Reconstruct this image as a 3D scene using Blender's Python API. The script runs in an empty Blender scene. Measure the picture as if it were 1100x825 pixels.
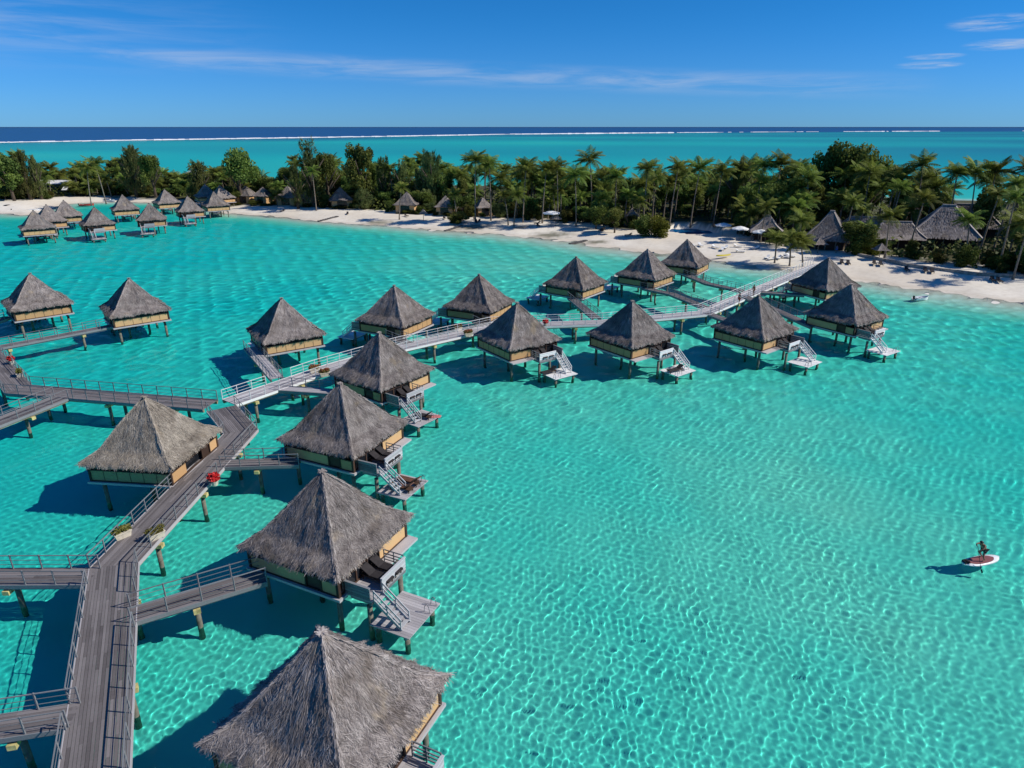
import bpy, math, random
import numpy as np
from mathutils import Vector, Matrix
R = math.radians
random.seed(7)
rng = np.random.default_rng(11)
sc = bpy.context.scene
C = sc.collection

# ------------------------------------------------------------------ camera
F_PX, PITCH, CAM_H = 714.174, 0.36925, 26.0
cam = bpy.data.cameras.new('camera')
cam_ob = bpy.data.objects.new('camera', cam); C.objects.link(cam_ob)
cam_ob.location = (0, 0, CAM_H)
cam_ob.rotation_euler = (math.pi/2 - PITCH, 0, 0)
cam.sensor_width = 36; cam.lens = F_PX/1100*36
cam.clip_start = 0.5; cam.clip_end = 120000
sc.camera = cam_ob

# ------------------------------------------------------------------ sun, sky, exposure
SUN_AZ, SUN_EL = -6.0, 40.0            # azimuth counted from +x towards +y
w = bpy.data.worlds.new('World'); sc.world = w; w.use_nodes = True
wt = w.node_tree
bg = wt.nodes['Background']; bg.inputs['Strength'].default_value = 0.10
sl = bpy.data.lights.new('sun', 'SUN'); sl.energy = 4.8; sl.angle = R(0.53); sl.color = (1, .95, .87)
sl.cycles.is_caustics_light = True
so = bpy.data.objects.new('sun', sl); C.objects.link(so)
so.rotation_euler = (0, R(90-SUN_EL), R(SUN_AZ))
sc.view_settings.view_transform = 'Standard'
sc.view_settings.look = 'None'
sc.view_settings.exposure = 0.0
sc.view_settings.gamma = 1
sc.cycles.max_bounces = 8
sc.cycles.transparent_max_bounces = 8
sc.cycles.sample_clamp_indirect = 6

def N(t, kind, **kw):
    n = t.nodes.new(kind)
    for k, v in kw.items(): setattr(n, k, v)
    return n
def mth(t, op, a, b=None, c=None, clamp=False):
    n = t.nodes.new('ShaderNodeMath'); n.operation = op; n.use_clamp = clamp
    for i, v in enumerate((a, b, c)):
        if v is None: continue
        if isinstance(v, (int, float)): n.inputs[i].default_value = v
        else: t.links.new(v, n.inputs[i])
    return n.outputs[0]
def mapr(t, v, a, b, c=0., d=1., smooth=True):
    n = t.nodes.new('ShaderNodeMapRange'); n.interpolation_type = 'SMOOTHSTEP' if smooth else 'LINEAR'
    t.links.new(v, n.inputs['Value'])
    for k, x in zip(('From Min', 'From Max', 'To Min', 'To Max'), (a, b, c, d)): n.inputs[k].default_value = x
    return n.outputs[0]
def mixc(t, f, a, b, blend='MIX'):
    n = t.nodes.new('ShaderNodeMix'); n.data_type = 'RGBA'; n.blend_type = blend
    for i, v in ((0, f), (6, a), (7, b)):
        if isinstance(v, (int, float)): n.inputs[i].default_value = v
        elif isinstance(v, tuple): n.inputs[i].default_value = (*v, 1)
        else: t.links.new(v, n.inputs[i])
    return n.outputs[2]

def build_sky():
    t = wt
    sky = N(t, 'ShaderNodeTexSky', sky_type='NISHITA', sun_disc=False)
    sky.sun_elevation = R(SUN_EL); sky.sun_rotation = R(90-SUN_AZ)
    sky.altitude = 900; sky.air_density = 1.0; sky.dust_density = 0.15; sky.ozone_density = 4.0
    co = N(t, 'ShaderNodeTexCoord'); sp = N(t, 'ShaderNodeSeparateXYZ')
    t.links.new(co.outputs['Generated'], sp.inputs[0])
    az = mth(t, 'ARCTAN2', sp.outputs[0], sp.outputs[1])
    el = mth(t, 'ARCSINE', sp.outputs[2])
    tint = mixc(t, mapr(t, el, .0, .16), (0.22, 0.57, 1.2), (0.10, 0.56, 1.05))
    col = mixc(t, 1.0, sky.outputs[0], tint, 'MULTIPLY')
    cb = N(t, 'ShaderNodeCombineXYZ')
    t.links.new(mth(t, 'MULTIPLY', az, 7.0), cb.inputs[0]); t.links.new(mth(t, 'MULTIPLY', el, 75.0), cb.inputs[1])
    nz = N(t, 'ShaderNodeTexNoise'); nz.inputs['Scale'].default_value = 1.0; nz.inputs['Detail'].default_value = 7; nz.inputs['Roughness'].default_value = .62
    nz.inputs['Distortion'].default_value = .6
    t.links.new(cb.outputs[0], nz.inputs[0])
    tex = mapr(t, nz.outputs[0], .30, .72)
    # a long thin streak of cirrus, drooping to the right
    line = mth(t, 'ADD', mth(t, 'MULTIPLY', az, -0.037), 0.0646)
    dist = mth(t, 'ABSOLUTE', mth(t, 'SUBTRACT', el, line))
    band = mapr(t, dist, .020, .0)
    ends = mth(t, 'MULTIPLY', mapr(t, az, -.62, -.40), mapr(t, az, .56, .36))
    m1 = mth(t, 'MULTIPLY', mth(t, 'MULTIPLY', band, ends), tex)
    left = mth(t, 'MULTIPLY', mth(t, 'MULTIPLY', mapr(t, az, -.25, -.6), mapr(t, mth(t, 'ABSOLUTE', mth(t, 'SUBTRACT', el, .105)), .06, 0.)), mth(t, 'MULTIPLY', tex, .6))
    m1 = mth(t, 'MAXIMUM', m1, left)
    m1 = mth(t, 'MULTIPLY', m1, 0.5)
    # small wisps to the right
    def wisp(a, e, ra, re):
        u = mth(t, 'DIVIDE', mth(t, 'SUBTRACT', az, a), ra); v = mth(t, 'DIVIDE', mth(t, 'SUBTRACT', el, e), re)
        return mapr(t, mth(t, 'ADD', mth(t, 'MULTIPLY', u, u), mth(t, 'MULTIPLY', v, v)), 1.0, 0.1)
    ws = mth(t, 'MAXIMUM', wisp(.570, .1085, .05, .010), mth(t, 'MAXIMUM', wisp(.585, .086, .045, .007), mth(t, 'MAXIMUM', wisp(.515, .068, .04, .005), wisp(.52, .077, .035, .004))))
    nz2 = N(t, 'ShaderNodeTexNoise'); nz2.inputs['Scale'].default_value = 2.3; nz2.inputs['Detail'].default_value = 6; nz2.inputs['Roughness'].default_value = .65
    t.links.new(cb.outputs[0], nz2.inputs[0])
    ws = mth(t, 'MULTIPLY', mth(t, 'MULTIPLY', ws, mapr(t, nz2.outputs[0], .36, .72)), .8)
    f = mth(t, 'MAXIMUM', m1, ws)
    col = mixc(t, f, col, (4.6, 5.6, 7.4))
    t.links.new(col, bg.inputs[0])
build_sky()

# ------------------------------------------------------------------ projection helper: a pixel of the 1100x825 photo -> point of height z
CP, SP = math.cos(PITCH), math.sin(PITCH)
def gp(px, py, z=0.0):
    X = (px-550)/F_PX; U = (412.5-py)/F_PX
    dy = CP + U*SP; dz = -SP + U*CP
    t = (z-CAM_H)/dz
    return Vector((X*t, dy*t, z))
def elev(py):                                    # angle below the horizon of an image row
    return PITCH - math.atan((412.5-py)/F_PX)

# ------------------------------------------------------------------ materials
def new_mat(name):
    m = bpy.data.materials.new(name); m.use_nodes = True
    t = m.node_tree; return m, t, t.nodes['Principled BSDF']
def attr(t, name):
    a = N(t, 'ShaderNodeAttribute', attribute_name=name); return a
def wood_mat(name, c1, c2, rough=.75, scale=1.0, stain=.5):
    m, t, b = new_mat(name)
    tn = attr(t, 'tone').outputs['Fac']
    co = N(t, 'ShaderNodeTexCoord')
    nz = N(t, 'ShaderNodeTexNoise'); nz.inputs['Scale'].default_value = 9*scale; nz.inputs['Detail'].default_value = 6
    t.links.new(co.outputs['Object'], nz.inputs[0])
    nz2 = N(t, 'ShaderNodeTexNoise'); nz2.inputs['Scale'].default_value = .7*scale; nz2.inputs['Detail'].default_value = 4
    t.links.new(co.outputs['Object'], nz2.inputs[0])
    f = mth(t, 'ADD', mth(t, 'MULTIPLY', tn, .62), mth(t, 'ADD', mth(t, 'MULTIPLY', nz.outputs[0], .32), mth(t, 'MULTIPLY', mth(t, 'SUBTRACT', nz2.outputs[0], .4), stain)))
    col = mixc(t, mth(t, 'ADD', f, 0, clamp=True), c1, c2)
    t.links.new(col, b.inputs['Base Color']); b.inputs['Roughness'].default_value = rough
    b.inputs['Specular IOR Level'].default_value = .3
    bp = N(t, 'ShaderNodeBump'); bp.inputs['Strength'].default_value = .3; bp.inputs['Distance'].default_value = .02
    t.links.new(nz.outputs[0], bp.inputs['Height']); t.links.new(bp.outputs[0], b.inputs['Normal'])
    return m
def plain_mat(name, c, rough=.6, var=.15, scale=3.0, metal=0):
    m, t, b = new_mat(name)
    co = N(t, 'ShaderNodeTexCoord')
    nz = N(t, 'ShaderNodeTexNoise'); nz.inputs['Scale'].default_value = scale; nz.inputs['Detail'].default_value = 5
    t.links.new(co.outputs['Object'], nz.inputs[0])
    k = mapr(t, nz.outputs[0], .3, .7, 1-var*1.6, 1+var, False)
    cc = N(t, 'ShaderNodeCombineColor'); 
    for i in range(3): t.links.new(mth(t, 'MULTIPLY', k, c[i]), cc.inputs[i])
    t.links.new(cc.outputs[0], b.inputs['Base Color']); b.inputs['Roughness'].default_value = rough; b.inputs['Metallic'].default_value = metal
    b.inputs['Specular IOR Level'].default_value = .35
    return m
def thatch_mat(name, dark, mid, light):
    m, t, b = new_mat(name)
    tn = attr(t, 'tone').outputs['Fac']
    co = N(t, 'ShaderNodeTexCoord')
    oi = N(t, 'ShaderNodeObjectInfo')
    ad = N(t, 'ShaderNodeVectorMath', operation='ADD'); t.links.new(co.outputs['Object'], ad.inputs[0]); 
    sc3 = N(t, 'ShaderNodeVectorMath', operation='SCALE'); cbn = N(t, 'ShaderNodeCombineXYZ')
    for i in range(3): t.links.new(oi.outputs['Random'], cbn.inputs[i])
    t.links.new(cbn.outputs[0], sc3.inputs[0]); sc3.inputs['Scale'].default_value = 50
    t.links.new(sc3.outputs[0], ad.inputs[1])
    nz = N(t, 'ShaderNodeTexNoise'); nz.inputs['Scale'].default_value = .55; nz.inputs['Detail'].default_value = 7; nz.inputs['Roughness'].default_value = .65
    t.links.new(ad.outputs[0], nz.inputs[0])
    f = mth(t, 'ADD', mth(t, 'MULTIPLY', tn, .75), mth(t, 'MULTIPLY', mth(t, 'SUBTRACT', nz.outputs[0], .38), .95), clamp=True)
    rp = N(t, 'ShaderNodeValToRGB'); t.links.new(f, rp.inputs[0])
    e = rp.color_ramp.elements; e[0].color = (*dark, 1); e[1].color = (*light, 1); x = e.new(.5); x.color = (*mid, 1)
    var = mapr(t, oi.outputs['Random'], 0, 1, .84, 1.12, False)
    nb = N(t, 'ShaderNodeTexNoise'); nb.inputs['Scale'].default_value = .33; nb.inputs['Detail'].default_value = 5; nb.inputs['Distortion'].default_value = .8
    t.links.new(ad.outputs[0], nb.inputs[0])
    col = mixc(t, mapr(t, nb.outputs[0], .52, .72, 0, .55), rp.outputs[0], (.13, .10, .075))
    nc = N(t, 'ShaderNodeTexNoise'); nc.inputs['Scale'].default_value = .8; nc.inputs['Detail'].default_value = 4
    t.links.new(ad.outputs[0], nc.inputs[0])
    col = mixc(t, mapr(t, nc.outputs[0], .58, .74, 0, .45), col, (.42, .33, .22))
    hs = N(t, 'ShaderNodeHueSaturation'); t.links.new(col, hs.inputs['Color']); t.links.new(var, hs.inputs['Value'])
    t.links.new(hs.outputs[0], b.inputs['Base Color']); b.inputs['Roughness'].default_value = .9; b.inputs['Specular IOR Level'].default_value = .15
    return m
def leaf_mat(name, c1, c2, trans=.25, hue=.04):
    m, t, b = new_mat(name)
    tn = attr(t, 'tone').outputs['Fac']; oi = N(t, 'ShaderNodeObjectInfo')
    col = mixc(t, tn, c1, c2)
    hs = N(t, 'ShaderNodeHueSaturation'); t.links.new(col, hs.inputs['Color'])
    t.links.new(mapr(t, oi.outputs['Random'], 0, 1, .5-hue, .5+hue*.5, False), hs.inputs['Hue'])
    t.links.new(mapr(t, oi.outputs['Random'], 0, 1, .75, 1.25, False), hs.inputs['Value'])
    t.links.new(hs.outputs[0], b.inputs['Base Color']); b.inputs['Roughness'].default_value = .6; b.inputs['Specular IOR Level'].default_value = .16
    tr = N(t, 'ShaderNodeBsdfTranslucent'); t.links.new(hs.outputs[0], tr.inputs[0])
    mx = N(t, 'ShaderNodeMixShader'); mx.inputs[0].default_value = trans
    t.links.new(b.outputs[0], mx.inputs[1]); t.links.new(tr.outputs[0], mx.inputs[2])
    t.links.new(mx.outputs[0], t.nodes['Material Output'].inputs[0])
    return m
M = {}
M['thatch'] = thatch_mat('grey_thatch', (.075, .063, .058), (.28, .243, .222), (.54, .485, .445))
M['thatch_tan'] = thatch_mat('tan_thatch', (.13, .11, .088), (.42, .365, .295), (.64, .57, .47))
M['deck'] = wood_mat('weathered_planks', (.078, .068, .066), (.25, .225, .22))
M['deck_pale'] = wood_mat('silver_planks', (.25, .23, .235), (.52, .49, .49))
M['rail'] = wood_mat('grey_rail_wood', (.10, .105, .11), (.26, .27, .28))
M['rail_pale'] = wood_mat('pale_rail_wood', (.30, .30, .31), (.56, .56, .57), stain=.3)
M['white'] = wood_mat('white_wood', (.62, .60, .58), (.86, .85, .83), stain=.25)
M['dark'] = wood_mat('dark_brown_wood', (.028, .016, .012), (.09, .05, .032))
M['beam'] = wood_mat('bleached_beam', (.20, .16, .09), (.45, .38, .24))
M['bamboo'] = wood_mat('woven_bamboo', (.40, .23, .10), (.68, .43, .21), scale=2.0, stain=.35)
M['concrete'] = plain_mat('pile_concrete', (.17, .155, .12), .85, .3)
M['cap'] = plain_mat('yellow_pile_cap', (.55, .47, .20), .8, .3)
M['glass'] = plain_mat('dark_glass', (.012, .014, .018), .15, .1)
M['hullwhite'] = plain_mat('white_gelcoat', (.78, .78, .76), .3, .05)
M['canvas'] = plain_mat('white_canvas', (.80, .79, .76), .8, .08)
M['darkfab'] = plain_mat('dark_cushion', (.03, .025, .026), .8, .2)
M['brownfab'] = plain_mat('brown_cushion', (.13, .06, .035), .8, .2)
M['red'] = plain_mat('red_petals', (.62, .02, .02), .6, .3)
M['rust'] = plain_mat('rusty_red_flowers', (.30, .075, .035), .7, .4, 9)
M['pot'] = plain_mat('cream_planter', (.62, .56, .44), .8, .15)
M['skin'] = plain_mat('tanned_skin', (.25, .13, .08), .55, .05)
M['hair'] = plain_mat('dark_hair', (.02, .015, .012), .5, .05)
M['blackcloth'] = plain_mat('black_cloth', (.02, .02, .024), .8, .1)
M['redcloth'] = plain_mat('red_cloth', (.45, .05, .04), .8, .1)
M['bluecloth'] = plain_mat('blue_cloth', (.03, .20, .65), .8, .1)
M['yellow'] = plain_mat('yellow_plastic', (.75, .60, .05), .4, .05)
M['boardpad'] = plain_mat('maroon_deck_pad', (.22, .075, .075), .7, .1)
M['bark'] = plain_mat('palm_bark', (.22, .18, .14), .9, .3, 5)
M['barkdark'] = plain_mat('tree_bark', (.10, .075, .055), .9, .3, 4)
M['stone'] = plain_mat('dark_stone', (.11, .10, .095), .9, .4, 2)
M['palestone'] = plain_mat('pale_stone', (.35, .31, .26), .9, .3, 2)
M['whiteroof'] = plain_mat('white_sheet_roof', (.72, .70, .66), .5, .1, 1)
M['housewall'] = plain_mat('green_wall', (.10, .14, .10), .8, .1, 1)
M['palm'] = leaf_mat('palm_leaf', (.05, .088, .016), (.23, .295, .055), .38)
M['leaf'] = leaf_mat('broad_leaf', (.055, .095, .022), (.20, .265, .055), .36)
M['casuarina'] = leaf_mat('needle_leaf', (.052, .082, .026), (.19, .22, .07), .32)
M['lime'] = leaf_mat('lime_leaf', (.08, .11, .012), (.24, .26, .035), .3, .02)
M['shrub'] = leaf_mat('shrub_leaf', (.04, .06, .012), (.14, .16, .03), .25, .05)
M['planterleaf'] = leaf_mat('planter_leaf', (.06, .07, .015), (.22, .20, .05), .25, .02)

def sand_mat():
    m, t, b = new_mat('coral_sand')
    co = N(t, 'ShaderNodeTexCoord')
    n1 = N(t, 'ShaderNodeTexNoise'); n1.inputs['Scale'].default_value = .045; n1.inputs['Detail'].default_value = 6
    n2 = N(t, 'ShaderNodeTexNoise'); n2.inputs['Scale'].default_value = 1.1; n2.inputs['Detail'].default_value = 5
    for n in (n1, n2): t.links.new(co.outputs['Object'], n.inputs[0])
    c = mixc(t, mapr(t, n1.outputs[0], .35, .65), (.70, .62, .50), (.80, .74, .63))
    c = mixc(t, mapr(t, n2.outputs[0], .35, .75, 0, .35), c, (.50, .43, .34))
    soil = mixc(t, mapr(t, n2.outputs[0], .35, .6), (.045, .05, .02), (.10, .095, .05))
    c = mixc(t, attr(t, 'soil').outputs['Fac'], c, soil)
    c = mixc(t, attr(t, 'under').outputs['Fac'], c, (.86, .83, .76))
    c = mixc(t, attr(t, 'wet').outputs['Fac'], c, (.52, .43, .32))
    t.links.new(c, b.inputs['Base Color']); b.inputs['Roughness'].default_value = .95; b.inputs['Specular IOR Level'].default_value = .1
    return m
M['sand'] = sand_mat()

def water_mat():
    m = bpy.data.materials.new('lagoon_water'); m.use_nodes = True; t = m.node_tree
    t.nodes.remove(t.nodes['Principled BSDF'])
    rp = N(t, 'ShaderNodeValToRGB'); t.links.new(attr(t, 'depth').outputs['Fac'], rp.inputs[0])
    e = rp.color_ramp.elements
    stops = [(0, (.96, .99, .97)), (.05, (.80, 1.0, .95)), (.13, (.42, .99, .90)), (.2, (.22, .94, .885)), (.3, (.06, .87, .88)), (.5, (.02, .66, .77)), (.7, (.015, .47, .68)), (1, (.0, .32, .66))]
    e[0].position = 0; e[0].color = (*stops[0][1], 1); e[1].position = 1; e[1].color = (*stops[-1][1], 1)
    for p, c in stops[1:-1]:
        x = e.new(p); x.color = (*c, 1)
    rf = N(t, 'ShaderNodeBsdfRefraction'); rf.inputs['IOR'].default_value = 1.33; rf.inputs['Roughness'].default_value = 0
    t.links.new(rp.outputs[0], rf.inputs['Color'])
    gl = N(t, 'ShaderNodeBsdfGlossy'); gl.inputs['Roughness'].default_value = .08
    lw = N(t, 'ShaderNodeLayerWeight'); lw.inputs[0].default_value = .5
    f = mth(t, 'MULTIPLY_ADD', mth(t, 'POWER', lw.outputs['Facing'], 5.0), .22, .02)
    mx = N(t, 'ShaderNodeMixShader'); t.links.new(f, mx.inputs[0]); t.links.new(rf.outputs[0], mx.inputs[1]); t.links.new(gl.outputs[0], mx.inputs[2])
    t.links.new(mx.outputs[0], t.nodes['Material Output'].inputs[0])
    return m
M['water'] = water_mat()

# ------------------------------------------------------------------ mesh builder
class MB:
    def __init__(s): s.v = []; s.f = []; s.t = []
    def add(s, vs, fs, tone=None):
        o = len(s.v); s.v += [tuple(p) for p in vs]
        tone = random.random() if tone is None else tone
        for f in fs: s.f.append(tuple(i+o for i in f)); s.t.append(tone)
    def box(s, c, size, rot=None, tone=None):
        hx, hy, hz = (a/2 for a in size)
        vs = [Vector((x, y, z)) for x in (-hx, hx) for y in (-hy, hy) for z in (-hz, hz)]
        if rot is not None: vs = [rot @ v for v in vs]
        c = Vector(c)
        s.add([v+c for v in vs], [(0, 1, 3, 2), (4, 6, 7, 5), (0, 4, 5, 1), (2, 3, 7, 6), (0, 2, 6, 4), (1, 5, 7, 3)], tone)
    def span(s, x0, x1, y0, y1, z0, z1, tone=None):
        s.box(((x0+x1)/2, (y0+y1)/2, (z0+z1)/2), (abs(x1-x0), abs(y1-y0), abs(z1-z0)), None, tone)
    def bar(s, a, b, wd, ht, tone=None):
        a = Vector(a); b = Vector(b); d = b-a; L = d.length
        if L < 1e-6: return
        x = d/L; y = Vector((0, 0, 1)).cross(x)
        y = Vector((0, 1, 0)) if y.length < 1e-4 else y.normalized()
        z = x.cross(y)
        s.box((a+b)/2, (L, wd, ht), Matrix((x, y, z)).transposed(), tone)
    def tube(s, a, b, r0, r1=None, n=8, tone=None, cap=True):
        a = Vector(a); b = Vector(b); r1 = r0 if r1 is None else r1
        d = (b-a).normalized(); u = d.orthogonal().normalized(); w_ = d.cross(u)
        vs = []
        for p, r in ((a, r0), (b, r1)):
            for i in range(n):
                t = 2*math.pi*i/n; vs.append(p+(u*math.cos(t)+w_*math.sin(t))*r)
        fs = [(i, (i+1) % n, n+(i+1) % n, n+i) for i in range(n)]
        if cap: fs += [tuple(range(n))[::-1], tuple(range(n, 2*n))]
        s.add(vs, fs, tone)
    def pipe(s, pts, radii, n=7, tone=None):
        pts = [Vector(p) for p in pts]; vs = []; fs = []
        for k, p in enumerate(pts):
            d = (pts[min(k+1, len(pts)-1)]-pts[max(k-1, 0)]).normalized()
            u = d.cross(Vector((.31, .95, .1))).normalized(); w_ = d.cross(u)
            for i in range(n):
                t = 2*math.pi*i/n; vs.append(p+(u*math.cos(t)+w_*math.sin(t))*radii[k])
        for k in range(len(pts)-1):
            for i in range(n):
                fs.append((k*n+i, k*n+(i+1) % n, (k+1)*n+(i+1) % n, (k+1)*n+i))
        fs.append(tuple(range(n))[::-1]); fs.append(tuple(range((len(pts)-1)*n, len(pts)*n)))
        s.add(vs, fs, tone)
    def mesh(s, name, mat, smooth=False):
        me = bpy.data.meshes.new(name)
        me.from_pydata(s.v, [], s.f)
        a = me.attributes.new('tone', 'FLOAT', 'FACE'); a.data.foreach_set('value', s.t)
        if smooth: me.polygons.foreach_set('use_smooth', [True]*len(s.f))
        me.materials.append(mat); me.update()
        return me
    def build(s, name, mat, parent=None, smooth=False, loc=None):
        return obj(name, s.mesh(name, mat, smooth), parent, loc)
def obj(name, me, parent=None, loc=None):
    o = bpy.data.objects.new(name, me); C.objects.link(o)
    if parent is not None: o.parent = parent
    if loc is not None: o.location = loc
    return o
def tag(o, label=None, cat=None, group=None, kind=None):
    if label: o['label'] = label
    if cat: o['category'] = cat
    if group: o['group'] = group
    if kind: o['kind'] = kind
    return o
def empty(name, loc=(0, 0, 0), rz=0.0, label=None, cat=None, group=None):
    o = bpy.data.objects.new(name, None); C.objects.link(o)
    o.location = loc; o.rotation_euler = (0, 0, rz); o.empty_display_size = .5
    return tag(o, label, cat, group)
def copy_tree(o, parent=None):
    c = o.copy(); C.objects.link(c)
    if parent is not None: c.parent = parent
    for ch in list(o.children): copy_tree(ch, c)
    return c
def receiver(o): o.cycles.is_caustics_receiver = True; return o

# ------------------------------------------------------------------ terrain and water
shore_px = [(-420, 226), (-200, 226), (-60, 228), (0, 229), (30, 231), (48, 226), (70, 219), (120, 217), (180, 218), (215, 222), (243, 229), (300, 233), (345, 238), (420, 243), (480, 248), (540, 252), (600, 258), (650, 266), (700, 271), (740, 277), (790, 284), (840, 289), (880, 296), (925, 302), (1000, 313), (1100, 326), (1250, 344), (1500, 372)]
SHORE = [gp(x, y, 0.0) for x, y in shore_px]
veg_px = [(-420, 210), (-80, 212), (0, 216), (80, 211.5), (140, 211.5), (200, 215), (250, 221), (300, 222), (400, 227), (500, 233), (560, 236), (620, 240), (690, 250), (722, 251), (745, 242), (785, 250), (830, 266), (870, 270), (930, 274), (1000, 284), (1100, 296), (1250, 312), (1500, 340)]
def interp_y(tab, x):
    return float(np.interp(x, [p[0] for p in tab], [p[1] for p in tab]))
BACK = [Vector((250, 225, 0)), Vector((160, 262, 0)), Vector((60, 305, 0)), Vector((-60, 335, 0)), Vector((-200, 370, 0)), Vector((-420, 430, 0))]
POOL_C, POOL_R = gp(742, 250, .2), (7.0, 9.0)
poly = np.array([(p.x, p.y) for p in SHORE] + [(p.x, p.y) for p in BACK])
def signed_dist(X, Y):
    d = np.full(X.shape, 1e9); inside = np.zeros(X.shape, bool)
    n = len(poly)
    for i in range(n):
        ax, ay = poly[i]; bx, by = poly[(i+1) % n]
        ex, ey = bx-ax, by-ay; L = ex*ex+ey*ey
        tt = np.clip(((X-ax)*ex+(Y-ay)*ey)/L, 0, 1)
        d = np.minimum(d, (X-ax-tt*ex)**2+(Y-ay-tt*ey)**2)
        cond = (ay > Y) != (by > Y)
        if ay != by:
            xi = ax+(Y-ay)/(by-ay)*ex
            inside ^= cond & (X < xi)
    d = np.sqrt(d)
    return np.where(inside, d, -d)
def vnoise(X, Y, scale, seed):
    g = np.random.default_rng(seed); out = 0*X
    for k in range(7):
        th = g.uniform(0, 2*np.pi); ph = g.uniform(0, 6.28); f = 2*np.pi/scale*g.uniform(.5, 1.6)
        out = out+np.sin((X*np.cos(th)+Y*np.sin(th))*f+ph)
    return out/7**.5
def bathy(X, Y):
    s = signed_dist(X, Y)
    s = s+0.7*vnoise(X, Y, 14, 3)*np.exp(-np.abs(s)/12)
    pool = np.sqrt(((X-POOL_C.x)/POOL_R[0])**2+((Y-POOL_C.y)/POOL_R[1])**2)
    land = np.where(s < 12, s*.10, 1.2+(s-12)*.02); land = np.minimum(land, 1.9)
    land = np.where(pool < 1.15, np.minimum(land, -1.3+np.clip((pool-.8)/.35, 0, 1)*3.0), land)
    sea = -np.minimum(1.25, -s*.085+.0)
    z = np.where(s > 0, land, sea)
    return z, s, pool
def polar(d0, d1, step, amax, na, minstep=.0):
    ds = [d0]
    while ds[-1] < d1: ds.append(ds[-1]+max(minstep, ds[-1]*step(ds[-1])))
    ds = np.array(ds); an = np.linspace(-amax, amax, na)
    return np.sin(an)[None, :]*ds[:, None]/np.cos(an)[None, :]*1.0, np.repeat(ds[:, None], na, 1)
def grid_mesh(name, X, Y, Z, mat, smooth=True):
    n, m = X.shape; v = np.stack([X, Y, Z], -1).reshape(-1, 3)
    i = np.arange(n*m).reshape(n, m); q = np.stack([i[:-1, :-1], i[:-1, 1:], i[1:, 1:], i[1:, :-1]], -1).reshape(-1, 4)
    me = bpy.data.meshes.new(name); me.vertices.add(len(v)); me.vertices.foreach_set('co', v.astype(np.float32).ravel())
    me.loops.add(q.size); me.loops.foreach_set('vertex_index', q.ravel().astype(np.int32)); me.polygons.add(len(q))
    me.polygons.foreach_set('loop_start', np.arange(0, q.size, 4, dtype=np.int32)); me.update()
    me.polygons.foreach_set('use_smooth', np.full(len(q), smooth))
    me.materials.append(mat)
    return me
def set_attr(me, name, A):
    a = me.attributes.new(name, 'FLOAT', 'POINT'); a.data.foreach_set('value', A.astype(np.float32).ravel())

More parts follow.
